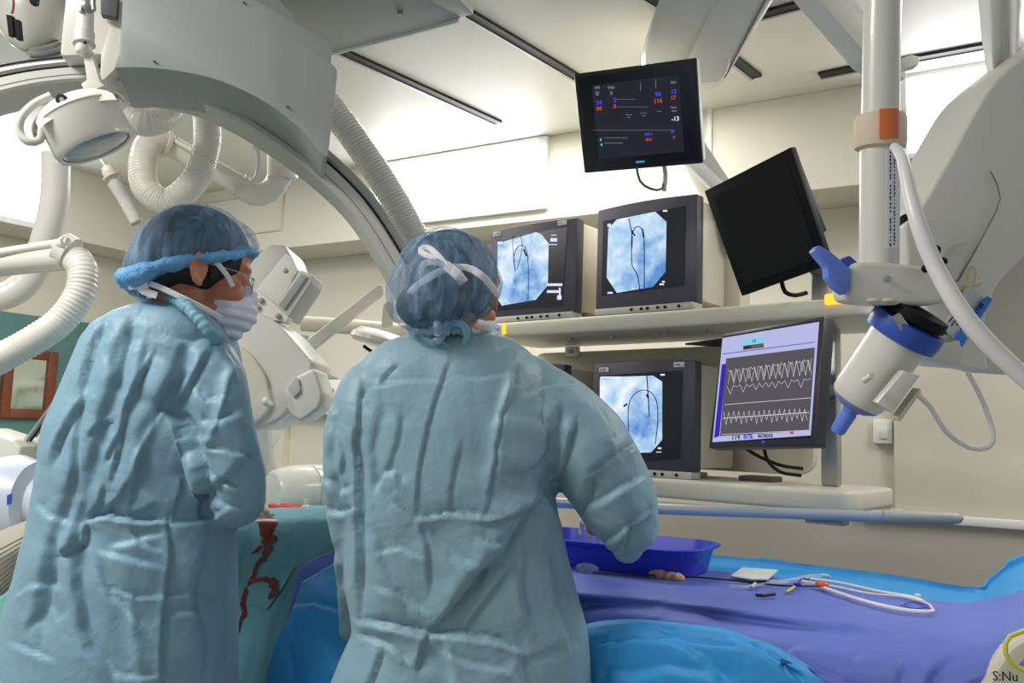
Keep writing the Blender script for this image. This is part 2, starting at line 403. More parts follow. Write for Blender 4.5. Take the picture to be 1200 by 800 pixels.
# ceiling slots
def slot(p, q, wd=.035, hang=.012):
    a, b = PZ(*p, ZC), PZ(*q, ZC); d = nrm(b-a); n = np.cross(d, Z); L = np.linalg.norm(b-a)
    o = MB().box((a+b)/2-Z*hang/2, L, wd, hang, d, n, Z).build('trim_5', M['track'], None, smooth=False)
    o['kind'] = 'structure'
    MB().box((a+b)/2-Z*(hang/2+.002)-n*(wd/2+.008), L, .012, hang+.004, d, n, Z).build('track_lip', M['alu'], o, smooth=False, label='aluminium lip of the slot')
q0 = PY(337, 320, YL); q1 = PY(352, 320, YL); struct('trim_6', MB().box(((q0[0]+q1[0])/2, YL-.03, ZS/2), q1[0]-q0[0], .08, ZS-.004), M['wall'], bevel=.004)
for s in (((400, 57), (585, 142)), ((520, -5), (680, 90)), ((740, -20), (786, 8)), ((835, 46), (888, 88)), ((884, 17), (960, -4)), ((960, 86), (1046, 68)), ((1052, 70), (1270, 30))): slot(*s)
# added area lights just under the ceiling to brighten the room, no fixtures
def fill_light(x, y, sx, sy, e, c=(1, .98, .95)):
    l = bpy.data.lights.new('ceiling_fill', 'AREA'); l.shape = 'RECTANGLE'; l.size = sx; l.size_y = sy; l.energy = e; l.color = c
    o = bpy.data.objects.new('ceiling_fill', l); COL.objects.link(o); o.location = (x, y, ZC-.02)
fill_light(-1.9, -.3, 1.0, .7, 80); fill_light(-3.4, 1.8, .8, 1.4, 34); fill_light(.7, 2.6, .6, 1.0, 30); fill_light(-1.9, 3.1, 1.6, .4, 28)
wd = bpy.data.worlds.new('World'); bpy.context.scene.world = wd; wd.use_nodes = True
wd.node_tree.nodes['Background'].inputs[0].default_value = (.86, .93, 1, 1); wd.node_tree.nodes['Background'].inputs[1].default_value = .5
# mirror / picture on the green wall
c = [PX(x, y, XLL+.02) for x, y in ((4, 418), (66, 413), (62, 491), (0, 486))]
y0, y1 = c[0][1], c[1][1]; z1, z0 = c[1][2], c[2][2]
t = thing('wall_mirror', (XLL+.02, (y0+y1)/2, z0), 'small brown wooden framed mirror hanging on the green wall at the left', 'mirror')
mb = MB(); fw = .055
for a_, b_, c_, d_ in ((y0+fw, y1-fw, z0, z0+fw), (y0+fw, y1-fw, z1-fw, z1), (y0, y0+fw, z0, z1), (y1-fw, y1, z0, z1)): mb.box((XLL+.03, (a_+b_)/2, (c_+d_)/2), .035, b_-a_, d_-c_)
mb.build('frame', M['wood'], t, bevel=.004); MB().box((XLL+.024, (y0+y1)/2, (z0+z1)/2), .014, y1-y0-.09, z1-z0-.09).build('glass', M['mirror'], t)
# wall socket on the right back wall, medical outlet rail in the middle
def wallbox(name, x0, y0, x1, y1, Y, label, cat, m=None, dep=.03):
    a, b = PY(x0, y0, Y), PY(x1, y1, Y); c = (a+b)/2; t = thing(name, (c[0], Y, min(a[2], b[2])), label, cat)
    MB().box((c[0], Y-dep/2, c[2]), abs(b[0]-a[0]), dep, abs(a[2]-b[2])).build('box', m or M['frame'], t, bevel=.005); return t, c
t, c = wallbox('wall_socket', 1024, 491, 1047, 520, YL-.001, 'white wall socket on the back wall below the injector head', 'socket')
MB().box((c[0]+.005, YL-.034, c[2]-.01), .03, .01, .04).build('switch', M['white'], t, bevel=.003)
t, c = wallbox('medical_outlet_rail', 340, 446, 440, 487, YL-.001, 'white wall outlet rail with red sockets between the two gowned people', 'outlet rail', dep=.09)
for x in (367, 380):
    q = PY(x, 458, YL-.09); MB().box(q, .035, .012, .05).build('socket', M['redp'], t, bevel=.003)
for x, m_ in ((390, 'alu'), (400, 'frame')):
    q = PY(x, 457, YL-.09); MB().cyl(q, q-A([0, .03, 0]), .012).build('valve', M[m_], t)
q = PY(410, 459, YL-.09); MB().lathe(q, (0, -1, 0), [(0, .03), (.02, .034), (.03, .02)], 12).build('knob', M['mark'], t, label='yellowish knob')
o = MB().tube([PY(400, 457, YL-.12), PY(395, 464, YL-.15), PY(393, 475, YL-.15), PY(397, 487, YL-.15), PY(402, 500, YL-.12), PY(410, 540, YL-.1)], .007).build('cable', M['black'])
props(o, 'black cable hanging from the white wall outlet rail', 'cable')
q = PY(378, 446, YL-.05)
o = MB().lathe(PY(375, 441, YL-.05), A([1, -.1, -.12]), [(0, .012), (.0, .03), (.02, .032), (.07, .028), (.08, .016), (.16, .008)], 16).build('regulator', M['alu'])
props(o, 'small metal regulator lying on the white outlet rail', 'regulator')
# ================================================================== MONITOR CART
SA = nrm([.987, -.161, 0]); SB = nrm([.161, .987, 0]); S0 = W(765, 368, 3.05)*A([1, 1, 0])
def S(a, b, z): return S0+SA*a+SB*b+Z*z
cart = thing('monitor_suspension', S(0, .2, 1.15), 'ceiling hung cream monitor rack with two shelves and a back panel', 'monitor rack')
def slab(mb, a0, a1, b0, b1, z0, z1, rc=.06):
    P = []
    for (ca, cb, s) in ((a1-rc, b1-rc, 0), (a0+rc, b1-rc, 1), (a0+rc, b0+rc, 2), (a1-rc, b0+rc, 3)):
        for k in range(7):
            t_ = pi/2*s+pi/2*k/6; P.append(S(ca+rc*cos(t_), cb+rc*sin(t_), z0))
    mb.prism(P, Z*(z1-z0))
mb = MB(); slab(mb, -.86, .76, 0, .44, 1.715, 1.775); mb.build('upper_shelf', M['cream'], cart, bevel=.012, seg=3)
mb = MB(); slab(mb, -.92, .70, -.02, .42, 1.122, 1.188, .05); mb.build('lower_shelf', M['cream'], cart, bevel=.014, seg=3)
mb = MB(); P = []
for (ca, cz, s) in ((.36, 1.62, 0), (-.80, 1.62, 1), (-.80, 1.28, 2), (.36, 1.28, 3)):
    for k in range(7):
        t_ = pi/2*s+pi/2*k/6; P.append(S(ca+.07*cos(t_), .40, cz+.07*sin(t_)))
mb.prism(P, SB*.05); mb.build('back_panel', M['cream'], cart, bevel=.01)
for a_ in (.56,):
    MB().box(S(a_, .2, 1.45), .055, .045, .52, SA, SB, Z).build('post', M['alu'], cart, bevel=.006)
    MB().box(S(a_, .12, 1.845), .055, .045, .14, SA, SB, Z).build('post', M['alu'], cart, bevel=.006)
MB().box(S(.58, .1, 1.10), .12, .06, .05, SA, SB, Z).build('bracket', M['grey'], cart, bevel=.004)
for a_ in (-.45, -.25, -.02, .16): MB().cyl(S(a_, .12, 1.70), S(a_, .12, 1.716), .012, n=10).build('bolt', M['alu'], cart)
mb = MB(); mb.box(S(.30, -.004, 1.748), .001, .001, .001, SA, SB, Z)
# front amber lights
q = onp(981, 352, S0, SB); a_ = (q-S0)@SA
MB().box(S(a_, .012, 1.772), .075, .05, .034, SA, SB, Z).build('indicator_lamp', M['amber'], cart, bevel=.008, label='glowing amber indicator at the right end')
q = onp(591, 391, S0, SB); a_ = (q-S0)@SA
MB().box(S(a_, .0, 1.748), .018, .012, .045, SA, SB, Z).build('indicator_lamp', M['amber'], cart, bevel=.003, label='glowing amber indicator at the left')
# hanging column and boom from the ceiling
MB().prism([W(790, 150, 3.1), W(815, 148, 3.1), W(905, 285, 3.1), W(860, 285, 3.1)], HF*.10).build('lower_arm', M['whitem'], cart, bevel=.01)
MB().prism([W(800, 184, 3.05), W(812, 178, 3.05), W(872, 236, 3.05), W(860, 246, 3.05)], HF*.05).build('arm_cover', M['frame'], cart, bevel=.006)
MB().box(S(-.13+.3, .30, 2.0), .09, .09, .46, SA, SB, Z).build('column', M['cream'], cart, bevel=.008)
MB().prism(smooth_path(A([W(757, 92, 3.04), W(757, 50, 2.98), W(764, 22, 2.9), W(778, -14, 2.8)]), .03).tolist()+[W(870, -30, 2.74), W(850, 92, 3.04)], HF*.10).build('swivel_shroud', M['white'], cart, bevel=.01)
MB().prism([W(795, 92, 3.0), W(850, 92, 3.0), W(925, -30, 2.75), W(850, -30, 2.75)], HF*.12).build('boom', M['white'], cart, bevel=.02, seg=3)
mb = MB(); mb.prism([W(849, 90, 2.99), W(851, 90, 2.99), W(898, 0, 2.8), W(896, 0, 2.8)], HF*.01); mb.build('boom_seam', M['seam'], cart)
MB().tube([W(856, 60, 2.95), W(850, 85, 2.95), W(838, 96, 2.95), W(822, 97, 3.0)], .005).build('cable', M['hosewhite'], cart)
MB().tube([W(746, 196, 2.95), W(750, 212, 2.95), W(762, 221, 2.95), W(776, 221, 2.98), W(778, 205, 3.0)], .0045).build('cable', M['dgrey'], cart)
MB().tube([W(777, 190, 2.98), W(780, 205, 2.98), W(778, 224, 3.0)], .008).build('cable', M['whitem'], cart)
# fluoroscopy screen material
def xray_mat(name, sc, off, dark, seedv):
    m = bpy.data.materials.new(name); m.use_nodes = True; nt = m.node_tree; nt.nodes.remove(nt.nodes['Principled BSDF'])
    tc = nt.nodes.new('ShaderNodeTexCoord'); mp = nt.nodes.new('ShaderNodeMapping'); mp.inputs['Location'].default_value = off
    nt.links.new(tc.outputs['Object'], mp.inputs[0])
    n = nt.nodes.new('ShaderNodeTexNoise'); n.inputs['Scale'].default_value = sc; n.inputs['Detail'].default_value = 7; n.inputs['Roughness'].default_value = .55; n.inputs['Distortion'].default_value = .25
    nt.links.new(mp.outputs[0], n.inputs['Vector'])
    v = nt.nodes.new('ShaderNodeVectorMath'); v.operation = 'DISTANCE'; v.inputs[1].default_value = seedv
    nt.links.new(tc.outputs['Object'], v.inputs[0])
    mr = nt.nodes.new('ShaderNodeMapRange'); mr.inputs[1].default_value = .0; mr.inputs[2].default_value = .20; mr.inputs[3].default_value = -dark; mr.inputs[4].default_value = .26
    nt.links.new(v.outputs['Value'], mr.inputs[0])
    ad = nt.nodes.new('ShaderNodeMath'); ad.operation = 'ADD'; nt.links.new(n.outputs['Fac'], ad.inputs[0]); nt.links.new(mr.outputs[0], ad.inputs[1])
    r = nt.nodes.new('ShaderNodeValToRGB'); E = r.color_ramp.elements; E[0].position = .2; E[0].color = (*srgb((40, 78, 158)), 1); E[1].position = .95; E[1].color = (*srgb((252, 254, 255)), 1)
    e1 = E.new(.50); e1.color = (*srgb((98, 146, 210)), 1); e2 = E.new(.72); e2.color = (*srgb((180, 212, 240)), 1)
    nt.links.new(ad.outputs[0], r.inputs['Fac'])
    e = nt.nodes.new('ShaderNodeEmission'); nt.links.new(r.outputs['Color'], e.inputs['Color']); e.inputs['Strength'].default_value = 1.05
    nt.links.new(e.outputs[0], nt.nodes['Material Output'].inputs['Surface']); return m
M['scr_dark'] = mat('dark_screen_glass', (22, 24, 40), .25)
M['e_white'] = emat('screen_white', (225, 232, 255), 1); M['e_dark'] = emat('screen_shadow', (24, 44, 90), .8)
# medical monitors on the shelves: a-range, z-range, pixels of the lit area, stickers
def crt(a0, a1, z0, z1, label, scr, lit, m, curves, marks, stickers, tail=.30, tailin=0.):
    P0 = S((a0+a1)/2, .1, z0-.025); t = thing('medical_monitor', P0, label, 'monitor', 'medical monitors on the rack')
    ac, zc = (a0+a1)/2, (z0+z1)/2; w_, h_ = a1-a0, z1-z0; b0 = .03
    mb = MB()                                            # bezel ring with slightly arched top
    def q(a, z, b=b0): return S(a, b, z)
    top = [q(a0+w_*k/8, z1+.008*sin(pi*k/8)) for k in range(9)]
    mb.prism([q(a0, z0)]+top+[q(a1, z0)], SB*.05); mb.build('bezel', M['bezel'], t, bevel=.006)
    MB().prism([S(a0+.012, b0+.05, z0+.01), S(a1-.005, b0+.05, z0+.01), S(a1-.005, b0+.05, z1-.01), S(a0+.012, b0+.05, z1-.01)], SB*.27).build('housing', M['cream'], t, bevel=.012)
    MB().box(S(ac, b0+.02, z0-.012), w_-.01, .07, .024, SA, SB, Z).build('control_strip', M['whitem'], t, bevel=.003)
    for k, u in enumerate((.40, .50, .56, .66, .73, .86)): MB().cyl(S(a0+w_*u, b0-.014, z0-.012), S(a0+w_*u, b0-.02, z0-.012), .0055, n=10).build('button', M['black'], t)
    MB().box(S(ac, b0+.17, z0-.016), w_*.6, .2, .016, SA, SB, Z).build('foot', M['whitem'], t, bevel=.003)
    pl = S(0, b0-.001, 0)
    def pp(x, y, off=0): return onp(x, y, S(0, b0-.001-off, 0), SB)
    s = MB().prism([pp(*c_) for c_ in scr], -SB*.0012).build('screen', M['scr_dark'], t, smooth=False)
    if lit: MB().prism([pp(*c_, .002) for c_ in lit], -SB*.0008).build('lit_image', m, s, smooth=False)
    mb = MB()
    for cv, r in curves: mb.tube([pp(x, y, .004) for x, y in cv], r, n=6)
    if curves: mb.build('catheter_shadow', M['e_dark'], s)
    for x0, y0, x1, y1 in marks: MB().prism([pp(x0, y0, .004), pp(x1, y0, .004), pp(x1, y1, .004), pp(x0, y1, .004)], -SB*.0005).build('screen_mark', M['e_white'], s, smooth=False)
    for x, y, tx in stickers:
        p = pp(x, y, .0); st = MB().box(p-SB*.001, .042, .0015, .017, SA, SB, Z).build('sticker', M['lab'], t, smooth=False)
        txt(tx, .013, p-SB*.002-Z*.005-SA*.018, SA, Z, 'lettering', M['ink'], st)
    return t
x1 = xray_mat('fluoroscopy_image_left', 13, (0, 0, 0), .16, (-.03, .05, .16)); x2 = xray_mat('fluoroscopy_image_right', 10, (2, 1, 3), .28, (.02, .05, .12)); x3 = xray_mat('fluoroscopy_image_low', 10, (5, 3, 1), .22, (.05, .05, .2))
crt(-.815, -.363, 1.802, 2.175, 'left monitor on the upper shelf showing a blue white chest X-ray behind the cap', [(582, 281), (665, 266), (659, 358), (583, 364)],
    [(583, 285), (628, 272), (634, 274), (643, 285), (642, 334), (628, 351), (588, 358), (583, 350)], x1,
    [([(601, 276), (601, 290), (604, 318)], .0012), ([(610, 275), (612, 290), (606, 316)], .0012), ([(604, 318), (602, 300), (608, 288), (616, 290), (619, 310), (619, 352)], .0016), ([(614, 292), (617, 300)], .004)],
    [(646, 275, 652, 276), (645, 279, 653, 283), (643, 286, 653, 287), (641, 332, 659, 335), (641, 340, 657, 343), (655, 337, 657, 348), (653, 346, 658, 351), (583, 283, 589, 286)], [(582, 274, 'A LIVE'), (659, 261, 'A/PL 2')])
crt(-.268, .156, 1.802, 2.19, 'right monitor on the upper shelf with a round grey heart shadow on its X-ray', [(707, 259), (804, 241), (802, 335), (705, 346)],
    [(713, 268), (723, 257), (768, 248), (781, 260), (780, 318), (765, 336), (723, 343), (711, 325)], x2,
    [([(737, 256), (741, 278), (740, 295), (741, 312), (747, 322), (750, 342)], .0018), ([(740, 295), (741, 272), (748, 265), (754, 272), (755, 290), (755, 338)], .0018), ([(740, 270), (744, 276)], .003), ([(753, 268), (754, 278)], .003)],
    [(712, 262, 716, 266), (714, 270, 717, 271), (777, 246, 782, 248), (773, 332, 778, 334), (776, 329, 779, 331), (712, 342, 718, 344), (740, 337, 744, 339)], [])
crt(-.272, .155, 1.213, 1.598, 'lower monitor showing a blue X-ray with a dark catheter loop above the lower shelf', [(702, 440), (800, 434), (797, 537), (702, 545)],
    [(703, 442), (765, 440), (776, 447), (776, 515), (763, 530), (712, 531), (703, 524)], x3,
    [([(737, 508), (736, 490), (737, 474), (742, 463), (752, 457), (762, 459), (769, 469), (771, 490), (768, 520)], .0016), ([(758, 440), (760, 470), (761, 488)], .002), ([(731, 476), (735, 473)], .0035), ([(758, 462), (760, 466)], .004)],
    [(704, 441, 728, 443), (704, 446, 716, 447), (709, 450, 716, 454), (774, 438, 779, 440), (771, 524, 775, 526), (769, 529, 775, 530)], [(708, 433, 'A LR'), (796, 427, 'A/RL 2')])
crt(-.83, -.405, 1.213, 1.598, 'mostly hidden monitor left of the lower X-ray monitor behind the shoulder', [(600, 450), (662, 445), (660, 548), (600, 555)], None, None, [], [], [])
# small sensors boxes on lower shelf
o = MB().box(S(.30, .24, 1.197), .12, .10, .018, SA, SB, Z).build('connector_box', M['dgrey'], bevel=.004); props(o, 'dark connector box on the lower shelf behind the waveform display', 'box')
q = onp(671, 412, S(0, .39, 0), SB)
t = thing('panel_socket', q-Z*.02, 'white cable socket on the cream back panel above the shoulder', 'socket')
MB().box(q, .07, .02, .045, SA, SB, Z).build('plate', M['frame'], t, bevel=.004); MB().box(q-SB*.014, .02, .01, .015, SA, SB, Z).build('socket', M['grey'], t, bevel=.002)
# ---- free-angled flat panels
def panel_basis(c, r, u):
    r = nrm(r); u = nrm(A(u)-r*(A(u)@r)); return A(c, float), r, u, np.cross(r, u)
# top monitor
c, r, u, n = panel_basis((-1.077, 2.62, 2.404), (.992, .127, -.008), (.062, -.429, .901))
t = thing('ceiling_monitor', c-u*.17, 'dark readout monitor with blue and red numbers hanging highest under the ceiling', 'monitor')
MB().box(c-n*.008, .42, .014, .34, r, n, u).build('bezel', mat('black_bezel', (24, 24, 30), .4), t, bevel=.005)
MB().box(c-n*.042, .418, .052, .336, r, n, u).build('rear_case', M['frame'], t, bevel=.01)
s_ = MB().box(c-n*.002, .395, .002, .315, r, n, u).build('screen', mat('dim_screen', (56, 56, 70), .3), t, smooth=False)
MB().box(c-n*.0005, .30, .002, .25, r, n, u).build('lit_area', emat('dim_lit', (46, 46, 58), .8), s_, smooth=False)
def pt(x, y): return onp(x, y, c+n*.0015, n)
BL = emat('text_blue', (70, 80, 235), 1); RD = emat('text_red', (200, 78, 52), 1); GY = emat('text_grey', (110, 110, 124), .8); WH = emat('text_white', (225, 225, 240), 1); CY = emat('text_cyan', (80, 170, 190), .9); GR = emat('text_green', (70, 190, 150), 1)
def num(x, y, s, size, m, nm='reading', par=None): txt(s, size, pt(x, y), r, u, nm, m, par or s_, bold=.0004)
for x, y, s, z_, m_ in ((699, 123, '34', .02, BL), (719, 120, '2', .02, BL), (768, 113, '96', .02, BL), (786, 110, '13', .02, BL), (699, 130, '90', .02, RD), (719, 127, '0', .02, RD),
                        (766, 121, '116', .02, RD), (786, 117, '17', .018, RD), (787, 142, '-13', .02, WH), (755, 159, '102.4', .012, BL), (786, 156, '18', .012, BL), (757, 165, '85.4', .012, RD), (789, 162, '6', .012, RD), (745, 191, 'SIEMENS', .0085, CY)):
    num(x, y, s, z_, m_)
mb = MB()
for x0, y0, x1, y1 in ((697, 101, 703, 104), (698, 107, 702, 112), (712, 101, 720, 104), (715, 107, 718, 111), (750, 97, 751, 106), (768, 93, 769, 103), (786, 95, 792, 98), (733, 134, 741, 135), (735, 137, 739, 138), (750, 132, 758, 133), (752, 135, 757, 136),
                       (770, 130, 775, 131), (786, 125, 793, 127), (787, 129, 793, 131), (708, 161, 735, 162), (708, 167, 730, 168), (695, 152, 790, 152.6), (722, 116, 745, 116.6), (722, 125, 760, 125.6)):
    mb.prism([pt(x0, y0), pt(x1, y0), pt(x1, y1), pt(x0, y1)], n*.0006)
mb.build('captions', GY, s_, smooth=False)
for x, y in ((703, 162), (704, 168)): MB().prism([pt(x, y), pt(x+2, y), pt(x+2, y+3), pt(x, y+3)], n*.0006).build('status_mark', GR, s_, smooth=False)
MB().cyl(c-n*.06, c-n*.16-u*.02, .05).build('mount', M['whitem'], t); MB().cyl(c-n*.14-u*.02, W(790, 170, 3.12), .04).build('mount', M['whitem'], t)
# black monitor on the upper shelf
k_ = .93; c0 = CAM+k_*(A([-.714, 2.874, 2.055])-CAM)
c, r, u, n = panel_basis(c0, (.907, -.378, .186), (-.273, -.189, .943))
t = thing('flat_monitor', c-u*.19, 'tilted black switched off flat monitor standing above the right end of the upper shelf', 'monitor')
a4 = [onp(x, y, c, n) for x, y in ((825, 224), (927, 172), (972, 310), (869, 347))]
MB().prism(a4, -n*.03).build('bezel', M['black'], t, bevel=.004)
MB().prism([a4[0]*.92+a4[2]*.08+n*.001, a4[1]*.92+a4[3]*.08+n*.001, a4[2]*.92+a4[0]*.08+n*.001, a4[3]*.92+a4[1]*.08+n*.001], n*.001).build('screen', M['screen_off'], t, smooth=False)
b4 = [onp(x, y, c-n*.06, n) for x, y in ((880, 215), (935, 178), (970, 270), (905, 305))]
MB().prism(b4, n*.035).build('rear_case', M['black'], t, bevel=.006)
MB().cyl(c-n*.05, S(.56, .12, 1.88), .025, n=12).build('mount', M['dgrey'], t)
MB().tube([W(916, 330, 2.68), W(920, 342, 2.7), W(932, 346, 2.72), W(945, 343, 2.74)], .007).build('cable', M['black'], t)
# waveform LCD in front
c, r, u, n = panel_basis((-.638, 2.565, 1.493), (.856, -.515, .043), (.05, .164, .985))
t = thing('waveform_monitor', c-u*.19, 'flat monitor showing white pulse waveforms on grey below the upper shelf', 'monitor')
def P4(L, off=0): return [onp(x, y, c+n*off, n) for x, y in L]
MB().prism(P4([(846, 391), (966, 370), (955, 522), (830, 525)]), -n*.045).build('bezel', M['bezel2'], t, bevel=.005)
MB().prism(P4([(857, 396), (966, 376), (957, 515), (845, 520)], -.045), -n*.03).build('rear_case', M['black'], t, bevel=.008)
s_ = MB().prism(P4([(847, 394), (960, 375), (949, 513), (834, 518)], .0006), n*.001).build('screen', M['black'], t, smooth=False)
def flat(L, off, m, nm): return MB().prism(P4(L, off), n*.0006).build(nm, m, s_, smooth=False)
flat([(847, 396), (960, 377), (950, 510), (835, 518)], .002, emat('lcd_lilac', (184, 186, 230), 1), 'window_background')
flat([(851, 420), (955, 407), (948, 504), (844, 511)], .003, emat('lcd_grey', (88, 86, 92), 1), 'trace_area')
flat([(846, 427), (851, 426), (843, 511), (837, 513)], .004, emat('lcd_violet', (58, 44, 176), 1), 'side_bar')
flat([(872, 398), (896, 395), (896, 401), (872, 404)], .004, emat('lcd_cyan', (120, 214, 226), 1), 'title_field')
flat([(871, 405), (895, 402), (895, 407), (871, 410)], .004, emat('lcd_dkgrey', (98, 92, 98), 1), 'title_field')
flat([(847, 414), (955, 400), (955, 401.5), (847, 415.5)], .004, emat('lcd_line', (130, 134, 190), 1), 'menu_line')
WV = emat('wave_white', (214, 210, 214), 1)
def wave(pts, rr=.0009, m=None, nm='waveform'): MB().tube([onp(x, y, c+n*.0045, n) for x, y in pts], rr, n=5, step=.004).build(nm, m or WV, s_)
def wl(f, x0=853, x1=951, N=160): return [(x0+(x1-x0)*k/N, f(k/N)) for k in range(N+1)]
def poly(pts, rr, nm):
    mb = MB()
    P_ = [onp(x, y, c+n*.0045, n) for x, y in pts]
    for a_, b_ in zip(P_[:-1], P_[1:]): mb.cyl(a_, b_, rr, n=5)
    mb.build(nm, WV, s_)
saw = lambda q: (q % 1)
poly([(853+98*(k/28), (434-13*k/28) if k % 2 else (450-11*k/28)) for k in range(29)], .00055, 'waveform')
poly([(853+98*(k/44), (433-13*k/44)+ (0, 3, 1, 14)[k % 4]) for k in range(45)], .0005, 'waveform')
poly([(852+98*(k/26), (452-9*k/26)+((0, 10)[k % 2]*(.6+.4*sin(k*1.7)))) for k in range(27)], .00055, 'waveform')
poly([(848+98*(k/33), (485-4*k/33)+((-3, 13)[k % 2]*(.85+.15*sin(k*2.1)))) for k in range(34)], .00055, 'waveform')
poly(wl(lambda q: 490-7*q, 847, 948, 10), .0011, 'baseline'); poly(wl(lambda q: 474-8*q, 849, 950, 10), .0008, 'baseline'); poly(wl(lambda q: 509-5*q, 846, 947, 10), .0008, 'baseline')
def num2(x, y, s, size, m): txt(s, size, onp(x, y, c+n*.005, n), r, u, 'reading', m, s_, bold=.0003)
num2(857, 515, '114', .024, emat('lcd_num', (40, 80, 84), 1)); num2(871, 514, '87%', .023, emat('lcd_num2', (50, 60, 214), 1)); num2(888, 512.6, '86/38(43)', .015, emat('lcd_num3', (80, 70, 120), 1))
num2(881, 401.5, '1:5', .014, emat('lcd_num4', (40, 90, 110), 1)); num2(872, 408.5, '0:02:26', .010, emat('lcd_num5', (20, 20, 24), 1))
flat([(926, 505), (930, 504.6), (930, 508), (926, 508.4)], .004, emat('lcd_red', (214, 60, 60), 1), 'alarm_mark')
MB().prism(P4([(893, 516.5), (896, 516.3), (896, 519), (893, 519.2)], .0006), n*.001).build('power_light', BL, t)
MB().cyl(c-n*.07, S(.56, .18, 1.5), .03, n=14).build('mount', M['dgrey'], t)
for pts in ([(872, 524, 2.62), (890, 535, 2.66), (915, 545, 2.7), (940, 549, 2.75)], [(895, 523, 2.6), (900, 540, 2.64), (915, 553, 2.7), (938, 557, 2.75)]):
    o = MB().tube([W(*p) for p in pts], .0055).build('cable', M['black']); props(o, 'black cable looping below the waveform monitor' if pts[0][0] == 872 else 'lower thicker looking black cable sagging below the waveform monitor', 'cable')
MB().prism([W(803, 402, 2.95), W(848, 396, 2.8), W(848, 404, 2.8), W(835, 404, 2.85)], -Z*.006).build('side_arm', M['black'], t)
# ================================================================== GREY RAIL, WALL RAIL
t = thing('support_rail', W(950, 606, 2.35), 'long blue grey rounded support bar below the lower shelf', 'rail')
mb = MB().tube([W(640, 588, 2.55), W(775, 596, 2.45), W(950, 602, 2.36), W(1040, 605.5, 2.3)], .0155, step=.05); mb.build('bar', M['rail'], t)
mb = MB().lathe(W(1035, 605.3, 2.3), W(1120, 607, 2.25)-W(1035, 605.3, 2.3), [(0, .0175), (.17, .0165), (.187, .013), (.195, .004)], 20); mb.build('end_sleeve', M['grey'], t)
MB().box(W(1050, 599, 2.3), .03, .02, .012).build('clip', M['whitem'], t, bevel=.003)
a = PY(1100, 608, YL-.08); b = PY(1290, 622, YL-.08)
o = MB().box((a+b)/2, b[0]-a[0]+.6, .03, .035).build('wall_rail', M['frame'], bevel=.006); props(o, 'thin white horizontal rail along the back wall at the right', 'rail')
# ================================================================== PEOPLE
def mapf(o3, X, Y, Zz): return lambda p: A(o3)+X*p[0]+Y*p[1]+Zz*p[2]
def head_blob(mb, H, ax):
    X, Y, Zz = ax
    def e(c, r): mb.ell(H(c), r, ax, 16)
    e((-.008, 0, .045), (.097, .076, .082)); e((.045, 0, .045), (.05, .062, .058)); e((.05, 0, -.02), (.042, .057, .06))
    e((.035, 0, -.068), (.052, .053, .032)); e((.082, 0, -.092), (.02, .024, .018)); e((.086, 0, .026), (.014, .048, .011))
    for s in (1, -1):
        e((.066, .038*s, -.03), (.026, .024, .024)); e((.079, .031*s, .004), (.013, .015, .011))
        e((-.004, .082*s, .0), (.017, .009, .032)); mb.cap2(H((-.010, .094*s, .030)), H((-.022, .096*s, .006)), .0055); mb.cap2(H((-.022, .096*s, .006)), H((-.010, .092*s, -.024)), .0055); mb.cap2(H((-.010, .092*s, -.024)), H((.002, .088*s, -.032)), .006)
        mb.cap2(H((-.010, .094*s, .030)), H((.010, .088*s, .022)), .005)
    mb.cap2(H((.092, 0, .006)), H((.112, 0, -.032)), .009, .013); e((.1, .011, -.034), (.009, .009, .008)); e((.1, -.011, -.034), (.009, .009, .008))
    e((.09, 0, -.062), (.013, .024, .007)); e((.089, 0, -.073), (.012, .021, .006))
def hand_blob(mb, w, d, side, up, scale=1., curl=.5):
    """palm, four separate bent fingers and a thumb leaving the side of the palm"""
    d = nrm(d); up = nrm(A(up)-d*(A(up)@d)); s = np.cross(d, up)*side; w = A(w)
    for k in (-1, -.33, .33, 1): mb.cap2(w+s*.012*k, w+d*.085*scale+s*.028*k, .013, .0115)
    for k, L in ((-1, .068), (-.33, .08), (.33, .075), (1, .058)):
        p = w+d*.088*scale+s*.029*k; dd = d.copy()
        for j, f in enumerate((.45, .32, .23)):
            a = curl*(j+.6); dd = nrm(d*cos(a)-up*sin(a)+s*k*.06); q = p+dd*L*f*1.15; mb.cap2(p, q, .0088-.0008*j, .0082-.0008*j); p = q
    p = w+d*.02-s*.022
    for L, a in ((.04, .75), (.032, .5), (.026, .25)):
        q = p+(d*cos(a)-s*sin(a)-up*.25)*L; mb.cap2(p, q, .0105, .0095); p = q
def person_body(t, base, H, ax, neck0, chest, hips, sh, el, wr, feet):
    mb = MB(); head_blob(mb, H, ax)
    mb.cap2(H((-.018, 0, -.045)), neck0, .052, .06); mb.cap2(neck0, chest, .062, .1)
    mb.ell(chest, (.15, .10, .16), (HR, HF, Z)); mb.ell((chest+hips)/2, (.13, .095, .2), (HR, HF, Z)); mb.ell(hips, (.155, .11, .13), (HR, HF, Z))
    for i in (0, 1):
        mb.cap2(chest+Z*.08, sh[i], .07, .055); mb.cap2(sh[i], el[i], .05, .038); mb.cap2(el[i], wr[i], .038, .027)
        h = hips+HR*(.09 if i == 0 else -.09)-Z*.05; k_ = (h+feet[i])/2+HF*.03; k_[2] = .48; an = A(feet[i])+Z*.08
        mb.cap2(h, k_, .085, .058); mb.cap2(k_, an, .056, .036); mb.cap2(an-HF*.05-Z*.035, an+HF*.14-Z*.04, .04, .03)
        d = nrm(wr[i]-el[i]); mb.cap2(wr[i], wr[i]+d*.05, .027, .024)
    me = blob(mb, .006, 4); return link('body', me, M['skin'], t)
